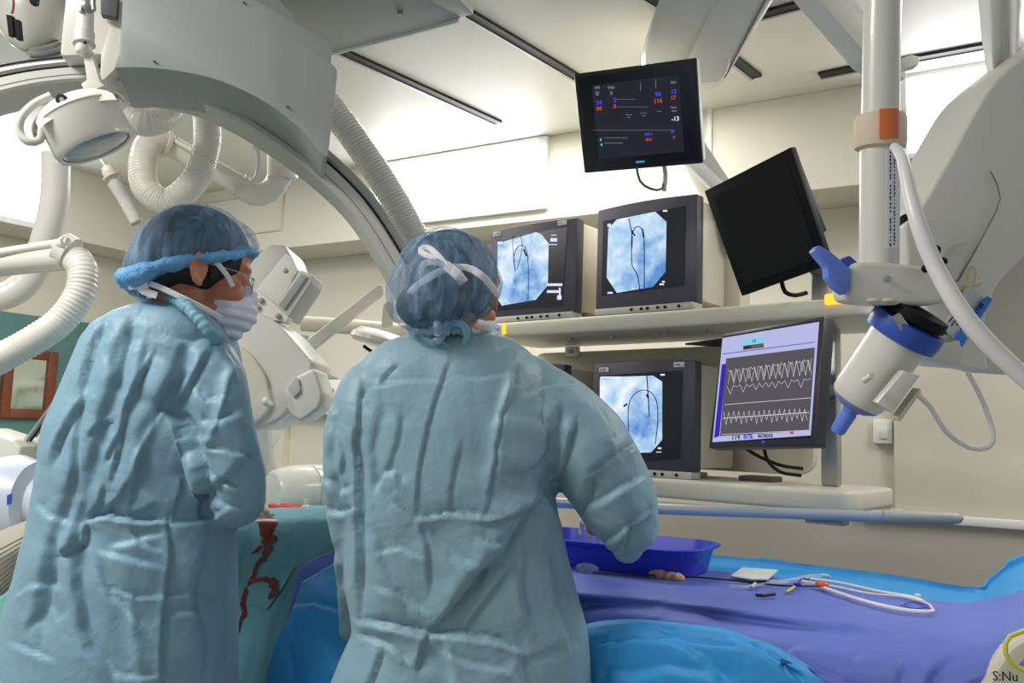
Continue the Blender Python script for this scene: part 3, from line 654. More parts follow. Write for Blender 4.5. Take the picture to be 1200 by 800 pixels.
def shoes(t, feet):
    for f in feet:
        mb = MB(); mb.cap2(A(f)+Z*.05-HF*.07, A(f)+Z*.045+HF*.16, .05, .045); mb.box(A(f)+Z*.012+HF*.05, .09, .3, .024, HR, HF, Z)
        me = blob(mb, .008, 3); link('shoe', me, M['white'], t)
def gown(t, mb, m, strokes, amp=.0062, seed=3, vox=.0052):
    me = blob(mb, vox, 9, .6); co = getco(me); no = getno(me)
    low = vnoise(co*A([5, 5, 2.2]), seed)*.010
    co += no*(low+creases(co*A([1, 1, .4]), 3.6, seed, 6, .10)*amp+creases(co*A([1, 1, .7]), 8, seed+50, 5, .2)*.0010+creases(co, 22, seed+90, 5, .3)*.0004)[:, None]; setco(me, co); folds(me, [(S_, w_*.85, a_*1.4) for S_, w_, a_ in strokes])
    return link('gown', me, m, t)
# ------------------------------------------------ person at the left
dM = 1.72
pm = thing('person', W(160, 800, dM)*A([1, 1, 0]), 'person at the left in blue gown, masked face and glasses turned to the right', 'person')
Xh = nrm(HR*.90+HF*.40-Z*.10); Yh = nrm(np.cross(Z, Xh)); Zh = np.cross(Xh, Yh); AX = (Xh, Yh, Zh)
H = mapf(W(233, 323, dM), *AX)
sh = [W(232, 425, 1.68), W(140, 410, 1.84)]; el = [W(268, 560, 1.64), W(130, 560, 1.95)]; wr = [W(284, 592, 2.0), W(230, 585, 2.12)]
hips = W(150, 660, dM); chest = W(190, 450, dM+.02)
ft = [W(200, 800, dM)*A([1, 1, 0]), W(90, 800, dM)*A([1, 1, 0])]
person_body(pm, None, H, AX, W(215, 375, dM), chest, hips, sh, el, wr, ft); shoes(pm, ft)
mb = MB()
R_ = [silring(*q) for q in ((356, 178, 236, .055, dM), (361, 158, 246, .078, dM), (369, 140, 256, .096, dM), (385, 124, 268, .115, dM), (410, 111, 274, .13, dM), (450, 94, 278, .145, dM), (500, 72, 268, .155, dM),
      (550, 62, 262, .16, dM), (600, 50, 266, .16, dM), (615, 47, 270, .165, dM), (650, 36, 276, .175, dM), (700, 20, 279, .18, dM), (750, 6, 279, .19, dM), (800, -6, 278, .2, dM), (900, -22, 276, .21, dM), (1010, -34, 272, .22, dM))]
mb.rings(R_)
limb(mb, [(225, 425, 1.68, .078), (240, 450, 1.66, .08), (250, 485, 1.64, .074), (262, 525, 1.63, .068), (272, 562, 1.63, .067), (277, 583, 1.66, .055), (284, 590, 1.85, .052), (284, 592, 1.98, .04)])
limb(mb, [(140, 415, 1.84, .075), (132, 480, 1.92, .07), (130, 560, 1.97, .065), (180, 580, 2.05, .055), (228, 585, 2.12, .04)])
st = [([(125, 375), (110, 408), (105, 435), (100, 465)], 4, 13), ([(180, 412), (155, 458), (145, 482), (138, 515), (128, 565)], 3, 9), ([(102, 467), (83, 500), (68, 525), (64, 545)], 4, 11), ([(132, 490), (118, 498), (105, 512)], 3, 6),
      ([(136, 510), (130, 525), (122, 540)], 3, 6), ([(245, 407), (225, 435), (206, 462), (195, 482)], 4, 11), ([(190, 484), (205, 500), (222, 530), (235, 545), (240, 575), (238, 600)], 6, 26), ([(210, 428), (200, 450), (188, 475)], 8, 10),
      ([(197, 470), (178, 500), (160, 530), (150, 560)], 8, -8), ([(170, 400), (160, 440), (150, 480)], 9, 7), ([(270, 437), (262, 475), (252, 510)], 3, 4), ([(240, 525), (270, 530), (302, 534)], 3.5, 7), ([(208, 510), (228, 518), (245, 515)], 5, 9),
      ([(235, 555), (255, 570), (285, 575)], 4, 7), ([(225, 455), (240, 470), (262, 465)], 5, 7), ([(236, 585), (260, 596), (290, 600)], 4, 7), ([(99, 611), (126, 605), (156, 609), (196, 607)], 3.5, 18), ([(196, 612), (230, 612), (262, 600)], 5, 8),
      ([(196, 608), (198, 650), (192, 710), (189, 770), (192, 830)], 3, 8), ([(211, 560), (209, 585), (205, 603)], 3, 6), ([(99, 614), (93, 635), (68, 648)], 4, 13), ([(92, 600), (80, 645), (86, 690), (102, 745), (132, 805)], 9, 14),
      ([(111, 647), (150, 658), (188, 665)], 4, 7), ([(115, 690), (160, 700), (190, 697), (261, 697)], 2.5, 5), ([(130, 790), (160, 793), (185, 789)], 3, 6), ([(51, 710), (66, 728), (80, 716)], 5, 4), ([(9, 755), (35, 762), (63, 773)], 3, 6), ([(48, 588), (60, 600), (80, 612)], 4, 6),
      ([(120, 570), (115, 590), (100, 606)], 3.5, 7), ([(150, 560), (140, 585), (118, 602)], 3.5, 7), ([(185, 590), (170, 600), (150, 604)], 3, 6), ([(110, 660), (130, 700), (170, 740)], 6, 7), ([(60, 640), (48, 690), (40, 740)], 6, 8), ([(195, 720), (230, 715), (262, 700)], 4, 6),
      ([(150, 620), (165, 640), (190, 648)], 4, 6), ([(262, 410), (272, 425), (276, 445)], 4, 6), ([(205, 395), (230, 400), (255, 395)], 5, 5), ([(150, 380), (140, 420), (128, 460)], 6, 7), ([(170, 520), (160, 560), (150, 600)], 5, 8), ([(95, 480), (90, 530), (84, 580)], 5, 8)]
st += [([(225, 400), (205, 440), (178, 500), (150, 570)], 12, 12), ([(270, 420), (262, 470), (240, 520)], 11, -10), ([(160, 370), (135, 420), (118, 500), (100, 580)], 13, 11), ([(85, 560), (60, 640), (45, 760)], 12, 10), ([(120, 640), (150, 720), (160, 800)], 14, -9), ([(300, 520), (270, 560), (240, 580)], 8, 9), ([(240, 640), (232, 700), (236, 790)], 12, 8), ([(228, 500), (255, 500), (280, 480)], 7, 9), ([(130, 640), (160, 632), (192, 625)], 6, 7), ([(22, 700), (40, 690), (70, 690)], 5, 6)]
gown(pm, mb, M['gown'], st, seed=4)
# bunched neck binding with bow
NB = [W(182, 357, 1.80), W(190, 350, 1.72), W(204, 350, 1.655), W(220, 361, 1.615), (W(236, 378, 1.60)), W(248, 392, 1.61), W(260, 396, 1.66)]
mb = MB(); mb.tube(NB, .0085, n=14, ripple=.003, pitch=.013); me = mb.mesh(); co = getco(me); co += getno(me)*(crumple(co, 26, 7)*.004)[:, None]; setco(me, co); link('neck_binding', me, M['collar'], pm)
for pts in ([(190, 348, 1.69), (178, 338, 1.67), (170, 328, 1.66), (180, 322, 1.66), (190, 330, 1.66), (194, 344, 1.67)], [(190, 348, 1.69), (176, 352, 1.66), (164, 350, 1.66), (158, 345, 1.67), (151, 342, 1.68)], [(190, 346, 1.68), (186, 336, 1.66), (193, 330, 1.66), (197, 338, 1.66)], [(170, 350, 1.67), (163, 340, 1.67), (166, 330, 1.67), (174, 325, 1.67)]):
    MB().tube([W(*p) for p in pts], .0045, step=.006, flat=(HF, .0016)).build('neck_tie', M['collar'], pm)
# hair, cap, brim
mb = MB(); mb.ell(H((-.014, 0, .047)), (.108, .086, .094), AX); mb.ell(H((-.062, 0, -.012)), (.046, .062, .04), AX)
for s in (1, -1): mb.cap2(H((.022, .074*s, .012)), H((.022, .072*s, -.014)), .010, .006)
link('hair', blob(mb, .006, 2), M['hair'], pm)
def cap_mesh(H, AX, c, rad, tilt, amp, seed, thm=.72, pull=.1, bulges=()):
    me = bpy.data.meshes.new('m'); nU, nV = 96, 60; V = []; 
    for i in range(nV+1):
        th = pi*thm*i/nV
        for k in range(nU):
            a = 2*pi*k/nU; V.append((rad[0]*sin(th)*cos(a), rad[1]*sin(th)*sin(a), rad[2]*cos(th)))
    V = A(V); V[:, 2] = np.where(V[:, 2] < 0, V[:, 2]*.8, V[:, 2])
    for bc, br, ba in bulges: V += nrm(bc)[None]*0+V*(ba*np.exp(-np.sum((V-A(bc))**2, 1)/br**2))[:, None]
    ph = np.arctan2(V[:, 1], V[:, 0]); down = np.clip(1-V[:, 2]/rad[2], 0, 1.6)/1.6
    pleat = np.sin(ph*17+2*vnoise(V*18, seed))*.0022*down+crumple(V, 14, seed)*amp+ridged(np.stack([np.cos(ph)*6, np.sin(ph)*6, V[:, 2]*7], 1), seed)*.0025*down
    V *= (1+pleat/np.linalg.norm(V, axis=1))[:, None]
    V[:, 2] += tilt[0]*V[:, 0]*down+tilt[1]*V[:, 1]*down
    ee = np.repeat(np.clip((np.arange(nV+1)/nV-.82)/.18, 0, 1), nU)**1.5; V[:, :2] *= (1-pull*ee)[:, None]
    V += A(c); Wd = A([H(v) for v in V])
    Fc = [(i*nU+k, i*nU+(k+1) % nU, (i+1)*nU+(k+1) % nU, (i+1)*nU+k) for i in range(nV) for k in range(nU)]
    me.from_pydata([tuple(v) for v in Wd], [], Fc); me.update(); edge = Wd[-nU:]
    bm = bmesh.new(); bm.from_mesh(me); bmesh.ops.remove_doubles(bm, verts=bm.verts, dist=.0002); bmesh.ops.recalc_face_normals(bm, faces=bm.faces); bm.to_mesh(me); bm.free()
    return me, edge
me, edge = cap_mesh(H, AX, (-.014, 0, .037), (.117, .097, .106), (.52, 0), .004, 5, .60, .09, bulges=(((-.1, 0, -.01), .06, .07),))
link('cap', me, M['cap'], pm)
E_ = list(edge[::3]); E_.append(E_[0])
mb = MB(); E_ = [p+Zh*(.006+.004*sin(i*.9)) for i, p in enumerate(E_)]; mb.tube(E_, .014, n=14, flat=(Zh, .005), step=.006)
me = mb.mesh(); co = getco(me); nn_ = getno(me); co += nn_*(crumple(co, 22, 9)*.009+crumple(co, 60, 19)*.004+np.clip(-((co-H((0, 0, 0)))@Xh)*.12, 0, .012))[:, None]; setco(me, co); link('cap_elastic', me, M['brim'], pm)
# mask: shell over nose and chin
mb = MB(); mb.ell(H((.070, 0, -.062)), (.054, .060, .048), AX); mb.ell(H((.092, 0, -.03)), (.028, .03, .03), AX); mb.ell(H((.07, 0, -.095)), (.036, .042, .028), AX)
me = blob(mb, .004, 5); co = getco(me); d_ = (co-H((0, 0, 0))); z_ = d_@Zh; co += getno(me)*(np.sin(z_*330)*.0018+crumple(co, 16, 2)*.003)[:, None]; setco(me, co); link('face_mask', me, M['mask'], pm)
def strap(pts, wd_, m, t, nm='mask_strap', th=.0012):
    MB().tube([A(p) for p in pts], wd_, step=.008, flat=(nrm(FW), th)).build(nm, m, t)
strap([H((.062, -.072, -.02)), H((.045, -.081, .0)), H((.02, -.088, .02)), H((.0, -.091, .03))], .005, M['tie'], pm)
strap([H((.052, -.064, -.085)), H((.02, -.078, -.075)), H((-.03, -.082, -.06)), H((-.075, -.062, -.045)), H((-.11, -.02, -.035))], .0055, M['tie'], pm)
q = H((-.09, -.055, -.045)); strap([q, q-HR*.012-Z*.01, q+HR*.02-Z*.02], .007, M['tie'], pm, 'mask_tie'); strap([q, q-HR*.035-Z*.006], .006, M['tie'], pm, 'mask_tie')
# glasses
g = MB(); 
for s in (1, -1):
    cc = H((.104, .032*s, -.004)); R2 = [cc+Yh*.024*cos(a)*s+Zh*.017*sin(a)+Xh*(-.004*abs(cos(a))) for a in np.linspace(0, 2*pi, 20)]; g.tube(R2, .0011, n=6, step=.004)
    g.tube([H((.102, .056*s, .004)), H((.06, .08*s, .01)), H((.0, .084*s, .014))], .0012, n=6)
g.tube([H((.104, .009, .0)), H((.108, 0, .003)), H((.104, -.009, .0))], .0011, n=6); go = g.build('glasses', M['alu'], pm, label='thin metal framed glasses')
for s in (1, -1): MB().lathe(H((.103, .032*s, -.004)), Xh, [(0, .0001), (0, .0175), (.001, .0175), (.001, .0001)], 20, False).build('lens', M['clear'], go)
for i in (0, 1):
    mb = MB(); hand_blob(mb, wr[i], HF*.9-HR*.4, 1 if i else -1, Z, curl=.55); link('glove', blob(mb, .0035, 3), M['glove'], pm)
# ------------------------------------------------ person in the middle
dW = 1.70
pw = thing('person', W(545, 800, dW)*A([1, 1, 0]), 'person in the middle seen from behind, white mask tie knotted over the cap', 'person')
Xh = nrm(HF*.93+HR*.36-Z*.06); Yh = nrm(np.cross(Z, Xh)); Zh = np.cross(Xh, Yh); AX = (Xh, Yh, Zh)
H = mapf(W(533, 345, dW-.02), *AX)
sh = [W(622, 465, 1.7), W(430, 465, 1.66)]; el = [W(725, 600, 1.70), W(412, 610, 1.66)]; wr = [W(700, 614, 2.0), W(440, 730, 1.93)]
hips = W(545, 690, dW); chest = W(528, 500, dW+.02); ft = [W(590, 800, dW)*A([1, 1, 0]), W(490, 800, dW)*A([1, 1, 0])]
person_body(pw, None, H, AX, W(520, 400, dW+.02), chest, hips, sh, el, wr, ft); shoes(pw, ft)
mb = MB()
mb.rings([silring(*q, e=2.6) for q in ((384, 500, 545, .04, dW), (391, 478, 575, .065, dW), (401, 450, 600, .088, dW), (414, 432, 618, .105, dW), (432, 416, 634, .12, dW), (460, 404, 645, .135, dW), (500, 400, 650, .15, dW), (550, 398, 646, .155, dW),
      (600, 398, 655, .155, dW), (650, 402, 666, .155, dW), (700, 408, 678, .155, dW), (735, 414, 688, .155, dW), (765, 400, 691, .165, dW), (800, 386, 693, .175, dW), (900, 370, 698, .2, dW), (1010, 358, 702, .21, dW))])
limb(mb, [(618, 462, 1.70, .078), (648, 488, 1.69, .09), (680, 522, 1.68, .092), (702, 552, 1.68, .085), (722, 585, 1.68, .08), (735, 612, 1.69, .062), (735, 640, 1.71, .03)])
limb(mb, [(722, 595, 1.72, .06), (712, 612, 1.86, .05), (702, 614, 1.99, .038)])
limb(mb, [(432, 462, 1.66, .068), (418, 500, 1.64, .066), (413, 550, 1.64, .058), (413, 600, 1.65, .053), (418, 650, 1.68, .043), (418, 690, 1.72, .038), (416, 722, 1.78, .033)])
st = [([(527, 414), (510, 460), (502, 500), (494, 545), (486, 606)], 2.5, 4.5), ([(433, 443), (470, 446), (517, 450)], 2.5, 4), ([(465, 427), (452, 440), (444, 452)], 2.5, 5), ([(415, 505), (421, 560), (422, 600), (420, 660), (421, 716)], 4, 13), ([(424, 448), (421, 480), (419, 520)], 3, 6),
      ([(384, 596), (400, 599), (418, 594)], 3.5, 9), ([(460, 588), (474, 600), (486, 610)], 3, 5), ([(486, 610), (520, 604), (559, 606), (592, 608)], 3, 8), ([(634, 574), (620, 602), (596, 640), (570, 672), (536, 710), (502, 742)], 5, 15), ([(638, 588), (600, 602), (560, 612)], 4, 7), ([(634, 574), (648, 600), (668, 626)], 5, 16),
      ([(420, 727), (460, 734), (502, 742), (540, 742), (572, 748), (612, 764)], 4, 15), ([(502, 742), (496, 762), (490, 786)], 4, 9), ([(607, 411), (599, 445), (592, 480), (580, 537), (566, 600)], 3.5, 7), ([(612, 466), (630, 452), (650, 448), (678, 448)], 3.5, 7), ([(585, 415), (600, 409), (615, 412)], 3, 7),
      ([(675, 490), (665, 520), (655, 545), (641, 572)], 4.5, 10), ([(690, 556), (715, 540), (748, 516)], 4, 9), ([(676, 612), (690, 585), (698, 560)], 4, 7), ([(684, 592), (715, 578), (752, 560)], 4.5, 10), ([(704, 634), (735, 618), (768, 600)], 4.5, 10), ([(660, 610), (690, 625), (720, 650)], 4, 8), ([(735, 610), (735, 630), (728, 655)], 3, 8),
      ([(440, 575), (446, 556), (462, 552), (472, 566)], 4, 8), ([(486, 610), (498, 640), (500, 690)], 6, 6), ([(560, 690), (575, 660), (600, 640)], 4, 6), ([(620, 640), (615, 690), (625, 735)], 6, 7), ([(650, 650), (655, 700), (668, 760)], 5, 7), ([(520, 760), (545, 775), (600, 790)], 4, 7), ([(450, 760), (440, 785), (430, 810)], 4, 9), ([(420, 742), (455, 755), (480, 775)], 4, 9),
      ([(384, 640), (395, 660), (398, 690)], 4, 8), ([(385, 560), (400, 575), (415, 570)], 4, 8), ([(395, 500), (402, 530), (400, 560)], 4, 5), ([(640, 500), (630, 530), (612, 560)], 6, 9), ([(470, 480), (466, 520), (455, 560)], 6, 4), ([(540, 520), (530, 570), (528, 600)], 7, 4), ([(600, 660), (560, 720), (545, 742)], 4, 7), ([(440, 650), (470, 640), (495, 650)], 3.5, 5), ([(700, 470), (715, 495), (722, 520)], 4, 6),
      ([(440, 690), (470, 700), (500, 715)], 4, 6), ([(560, 630), (580, 640), (610, 630)], 3, 5), ([(425, 470), (440, 455), (460, 452)], 4, 5), ([(398, 690), (404, 715), (402, 735)], 3, 6), ([(536, 440), (560, 442), (600, 438)], 3, 3)]
st += [([(620, 590), (580, 650), (520, 725)], 13, 13), ([(600, 430), (585, 500), (575, 570)], 12, -9), ([(655, 470), (648, 520), (632, 565)], 11, 12), ([(740, 520), (700, 560), (680, 600)], 10, 11), ([(765, 600), (735, 625), (715, 645)], 8, 11), ([(445, 470), (435, 520), (436, 580)], 11, 8), ([(440, 620), (450, 670), (480, 730)], 13, 8), ([(520, 750), (530, 780), (535, 820)], 10, -9), ([(610, 770), (620, 800), (625, 830)], 10, 8), ([(650, 620), (662, 680), (678, 740)], 8, -8), ([(394, 470), (388, 530), (396, 590)], 8, 8), ([(500, 620), (530, 650), (560, 660)], 9, 7)]
gown(pw, mb, M['gown2'], st, seed=21)
# open dark cuff at the lower left, neck ties
mb = MB(); mb.tube([W(417, 700, 1.74), W(415, 722, 1.78), W(412, 741, 1.80)], .033, n=24, rr=[.034, .031, .026]); me = mb.mesh(); co = getco(me); co += getno(me)*(crumple(co, 12, 5)*.004)[:, None]; setco(me, co); link('cuff', me, M['gown2'], pw)
for pts in ([(512, 392, 1.60), (508, 380, 1.59), (516, 372, 1.585), (526, 378, 1.585), (522, 392, 1.59)], [(518, 388, 1.59), (532, 378, 1.585), (544, 382, 1.585), (547, 396, 1.59), (543, 404, 1.6)], [(505, 374, 1.585), (516, 370, 1.58), (526, 368, 1.58)], [(520, 390, 1.59), (514, 400, 1.59), (508, 398, 1.6)]):
    MB().tube([W(*p) for p in pts], .0065, step=.006, flat=(HF, .002)).build('neck_tie', M['collar'], pw)
mb = MB(); mb.cap2(W(512, 376, 1.585), W(513, 390, 1.59), .008, .007); mb.build('neck_tie', M['tie'], pw, label='white knot of the mask tie')
MB().tube([W(488, 398, 1.66), W(505, 389, 1.62), W(530, 386, 1.61), W(552, 389, 1.625), W(568, 396, 1.66)], .008, n=12, ripple=.003, pitch=.016).build('neck_binding', M['gown2'], pw)
mb = MB(); mb.ell(H((-.016, 0, .032)), (.105, .088, .092), AX); mb.ell(H((-.065, .015, -.035)), (.052, .074, .05), AX)
link('hair', blob(mb, .006, 2), M['hair'], pw)
me, edge = cap_mesh(H, AX, (-.03, .002, .012), (.113, .0985, .108), (.28, .06), .005, 15, .80, .12, bulges=(((-.06, .06, -.06), .07, .22), ((-.08, -.02, .0), .08, .06)))
link('cap', me, M['cap'], pw)
E_ = list(edge[::3]); E_.append(E_[0]); me = MB().tube(E_, .005, n=10).mesh(); co = getco(me); co += getno(me)*(crumple(co, 40, 9)*.004)[:, None]; setco(me, co); link('cap_elastic', me, M['cap'], pw)
dd = 1.565
strap([W(476, 353, 1.625), W(484, 339, 1.575), W(501, 326, dd-.022), W(520, 316, dd-.012), W(537, 313, dd-.015), W(552, 315, dd-.01), W(568, 326, 1.555), W(584, 346, 1.61)], .0065, M['tie'], pw)
strap([W(526, 313, 1.55), W(512, 307, 1.55), W(497, 309, 1.555), W(494, 318, 1.565), W(495, 326, 1.57)], .0058, M['tie'], pw, 'mask_tie')
strap([W(524, 313, 1.545), W(510, 303, 1.548), W(496, 297, 1.555), W(493, 292, 1.56), W(501, 290, 1.56), W(511, 297, 1.55), W(524, 312, 1.543)], .0055, M['tie'], pw, 'mask_tie')
strap([W(522, 311, 1.54), W(532, 318, 1.54), W(538, 324, 1.54), W(543, 331, 1.55)], .0095, M['tie'], pw, 'mask_tie', .003)
mb = MB(); mb.ell(H((.075, 0, -.055)), (.054, .062, .055), AX); link('face_mask', blob(mb, .005, 3), M['mask'], pw)
strap([H((.06, -.075, -.06)), H((.0, -.09, -.065)), H((-.05, -.075, -.065))], .005, M['tie'], pw)
for i in (0, 1):
    mb = MB(); hand_blob(mb, wr[i], HF+HR*(.05 if i == 0 else .3), 1 if i else -1, Z, curl=.5); link('glove', blob(mb, .0035, 3), M['glove'], pw)
# ================================================================== TABLE AND DRAPES
tb = thing('operating_table', (-1.0, 2.0, 0), 'narrow patient table hidden under the blue drapes', 'table')
MB().box((-1.05, 1.98, .935), 2.9, .52, .05).build('table_top', M['grey'], tb, bevel=.02); MB().box((-1.6, 1.98, .5), .5, .34, .82).build('column', M['whitem'], tb, bevel=.02); MB().box((-1.6, 1.98, .04), 1.0, .5, .08).build('base', M['whitem'], tb, bevel=.02)
# light blue under-drape: far edge strip, right end and far hang
zt = .985
rows = [[PY(x, 800, 2.36)*A([1, 1, 0])+Z*.55 for x in (560, 760, 930, 1100, 1290)],
        [PZ(x, y, zt+.005) for x, y in ((560, 634), (700, 645), (830, 655.5), (1010, 676), (1150, 697))]+[],
        ]
far = [(560, 634), (700, 645), (830, 656), (940, 667), (1050, 681), (1140, 695), (1162, 683), (1200, 660), (1290, 640)]
fz = [zt, zt, zt, zt, zt, zt, 1.0, 1.03, 1.05]
r1_ = [PZ(x, y, z) for (x, y), z in zip(far, fz)]
r0_ = [p*A([1, 1, 0])+A([0, .03, .5]) for p in r1_]
r2_ = [p+A([0, -.12, -.006]) for p in r1_]; r3_ = [p+A([0, -.34, -.02]) for p in r1_]; r4_ = [p+A([0, -.5, -.03]) for p in r1_]
o = sheet('under_drape', [r0_, [p-Z*.03+A([0, .02, 0]) for p in r1_], r1_, r2_, r3_, r4_], M['sky'], None, 130, 60, .003, 6, seed=8); props(o, 'bright sky blue under drape showing along the far edge and right corner of the table', 'drape', 'blue drapes of the patient table')
# royal blue drape
def top(L): return [PZ(x, y, z) for x, y, z in L]
def hang(L, dz=0): return [PY(x, y, Y) for x, y, Y in L]
rr_ = [top([(540, 652, .992), (690, 661, .992), (780, 665, .992), (870, 672, .993), (960, 684, .994), (1060, 699, .994), (1140, 706, 1.0), (1200, 691, 1.03), (1290, 670, 1.06)]),
       top([(540, 668, .992), (690, 676, .992), (780, 681, .992), (870, 690, .994), (960, 701, .996), (1060, 713, 1.0), (1140, 716, 1.01), (1200, 706, 1.03), (1300, 690, 1.05)]),
       top([(540, 688, .99), (690, 694, .99), (780, 700, .992), (870, 712, .996), (960, 722, 1.0), (1060, 730, 1.005), (1140, 729, 1.015), (1210, 722, 1.03), (1310, 710, 1.04)]),
       hang([(540, 705, 1.74), (690, 708, 1.74), (780, 714, 1.74), (870, 728, 1.73), (960, 742, 1.70), (1060, 752, 1.66), (1140, 755, 1.63), (1215, 745, 1.62), (1320, 735, 1.6)]),
       hang([(540, 730, 1.70), (690, 728, 1.70), (780, 738, 1.69), (870, 755, 1.66), (955, 770, 1.62), (1045, 785, 1.58), (1115, 795, 1.56), (1170, 780, 1.56), (1230, 765, 1.56)]),
       hang([(540, 800, 1.68), (690, 800, 1.68), (780, 810, 1.67), (870, 820, 1.64), (950, 830, 1.60), (1030, 840, 1.57), (1080, 845, 1.56), (1105, 835, 1.56), (1125, 825, 1.56)]),
       hang([(540, 960, 1.68), (690, 960, 1.67), (780, 960, 1.66), (870, 960, 1.63), (950, 960, 1.6), (1010, 960, 1.57), (1040, 960, 1.56), (1060, 950, 1.56), (1080, 940, 1.56)])]
ds = [([(760, 730), (830, 722), (900, 718), (960, 700)], 5, 6), ([(700, 705), (760, 712), (830, 708)], 5, 5), ([(975, 700), (1010, 720), (1042, 732)], 3, 6), ([(1010, 690), (1060, 706), (1100, 716)], 3, 5), ([(830, 745), (880, 756), (940, 775), (985, 800)], 6, 8), ([(985, 800), (1010, 770), (1050, 740), (1100, 725)], 7, 9), ([(780, 720), (760, 735), (800, 745)], 4, 4), ([(1080, 722), (1060, 760), (1050, 800)], 6, 7), ([(1000, 690), (1050, 704), (1090, 710)], 3, 4), ([(700, 690), (740, 688), (790, 694)], 4, 5), ([(860, 700), (930, 712), (990, 735)], 6, 6), ([(1085, 723), (1140, 716), (1200, 700)], 9, 10), ([(1050, 735), (1110, 730), (1190, 718)], 10, -8), ([(900, 770), (960, 750), (1030, 745)], 6, 7), ([(1120, 750), (1090, 790), (1080, 830)], 7, 8)]
ds = [(a_, b_, c_*(1.5 if max(q_[1] for q_ in a_) > 742 else .45)) for a_, b_, c_ in ds]
o = sheet('main_drape', rr_, M['purple'], None, 190, 110, .0035, 5, seed=12, strokes=ds); props(o, 'royal blue drape covering the table top under the tubes and basin', 'drape', 'blue drapes of the patient table')
nr = [hang([(655, 745, 1.66), (700, 731, 1.66), (760, 727, 1.65), (820, 732, 1.635), (868, 742, 1.62), (905, 758, 1.61), (945, 778, 1.60)]),
      hang([(655, 752, 1.62), (700, 738, 1.615), (760, 733, 1.605), (820, 739, 1.59), (868, 750, 1.575), (908, 766, 1.565), (952, 787, 1.56)]),
      hang([(655, 775, 1.60), (700, 768, 1.59), (760, 765, 1.58), (820, 768, 1.57), (870, 776, 1.56), (915, 786, 1.55), (970, 803, 1.545)]),
      hang([(655, 840, 1.60), (700, 838, 1.59), (760, 835, 1.58), (820, 835, 1.57), (870, 838, 1.56), (930, 840, 1.55), (1000, 845, 1.54)]),
      hang([(655, 980, 1.62), (700, 980, 1.6), (760, 980, 1.59), (820, 980, 1.58), (880, 980, 1.57), (940, 980, 1.56), (1010, 980, 1.55)])]
o = sheet('side_drape', nr, M['sky'], None, 120, 80, .006, 5, seed=18, strokes=[([(692, 756), (740, 746), (790, 744)], 4, 10), ([(850, 742), (890, 765), (940, 800)], 6, 16), ([(700, 795), (780, 780), (860, 790)], 8, 10), ([(770, 733), (810, 750), (870, 758)], 4, 9), ([(760, 740), (820, 770), (870, 810)], 7, 9), ([(720, 740), (715, 770), (700, 800)], 6, 8)]); props(o, 'bright sky blue drape hanging at the near table side beside the middle person', 'drape', 'blue drapes of the patient table')
# teal drape with blood over the patient's legs
tr = [[PY(x, 592, 2.3) for x in (200, 262, 320, 385, 450)],
      [PY(x, y, 1.86) for x, y in ((200, 594), (262, 595), (320, 594), (385, 594), (450, 596))],
      [PY(x, y, 1.66) for x, y in ((200, 602), (262, 604), (320, 605), (385, 603), (450, 604))],
      [PY(x, y, 1.61) for x, y in ((200, 620), (262, 620), (320, 622), (385, 620), (450, 622))],
      [PY(x, y, 1.58) for x, y in ((200, 680), (262, 680), (320, 682), (385, 680), (450, 680))],
      [PY(x, y, 1.55) for x, y in ((200, 760), (262, 760), (320, 760), (375, 760), (420, 760))],
      [PY(x, y, 1.52) for x, y in ((200, 900), (262, 900), (310, 900), (360, 900), (400, 900))]]
td = sheet('patient_drape', tr, M['teal'], None, 110, 120, .004, 6, seed=33, strokes=[([(300, 720), (292, 770), (280, 820)], 5, 5), ([(330, 700), (322, 750), (310, 800)], 6, 6), ([(352, 660), (340, 690), (330, 712)], 2, 5), ([(290, 640), (284, 680), (280, 720)], 6, 4)])
props(td, 'teal drape with dark red blood streaks hanging over the patient between the two people', 'drape')
from mathutils.bvhtree import BVHTree
def bvh(o):
    me = o.data; b = ORG[o.name]; return BVHTree.FromPolygons([tuple(A(v.co)+b) for v in me.vertices], [tuple(p.vertices) for p in me.polygons])
def hit(B, x, y, off=.002):
    h = B.ray_cast(Vector(CAM), Vector(nrm(ray(x, y)))); 
    return None if h[0] is None else A(h[0])+A(h[1])*off*(1 if A(h[1])@ray(x, y) < 0 else -1)
B = bvh(td)
def stain(path, wds, m, par, nm, label=None, of=0.):
    P2 = smooth_path(A([(x, y, 0) for x, y in path]), 1.2)[:, :2]; ww = np.interp(np.linspace(0, 1, len(P2)), np.linspace(0, 1, len(wds)), wds)
    T = np.gradient(P2, axis=0); T /= np.linalg.norm(T, axis=1)[:, None]; N = np.stack([-T[:, 1], T[:, 0]], 1); bm = MB(); L_ = []
    for i, (p, n_) in enumerate(zip(P2, N)):
        j1 = 1+.45*vnoise(A([[i*.35, 1, 3]]), 2)[0]; j2 = 1+.45*vnoise(A([[i*.35, 7, 5]]), 4)[0]; L_.append([hit(B, *(p-n_*ww[i]*j1), .0015+of), hit(B, *(p, p)[0], .0035+of), hit(B, *(p+n_*ww[i]*j2), .0015+of)])
    V = [bm.verts(r) for r in L_ if all(q is not None for q in r)]
    for a, b in zip(V[:-1], V[1:]):
        for k in (0, 1): bm.bm.faces.new([a[k], a[k+1], b[k+1], b[k]])
    return bm.build(nm, m, par, label=label)
stain([(311, 603), (312, 620), (315, 635), (312, 650), (303, 662), (297, 675), (290, 690), (285, 706), (287, 718), (282, 728), (281, 741)], [11, 10, 8, 6, 3, 2.5, 2.5, 2.5, 2.5, 3, 2, 1], M['blood'], td, 'blood_stain', 'dark red blood')
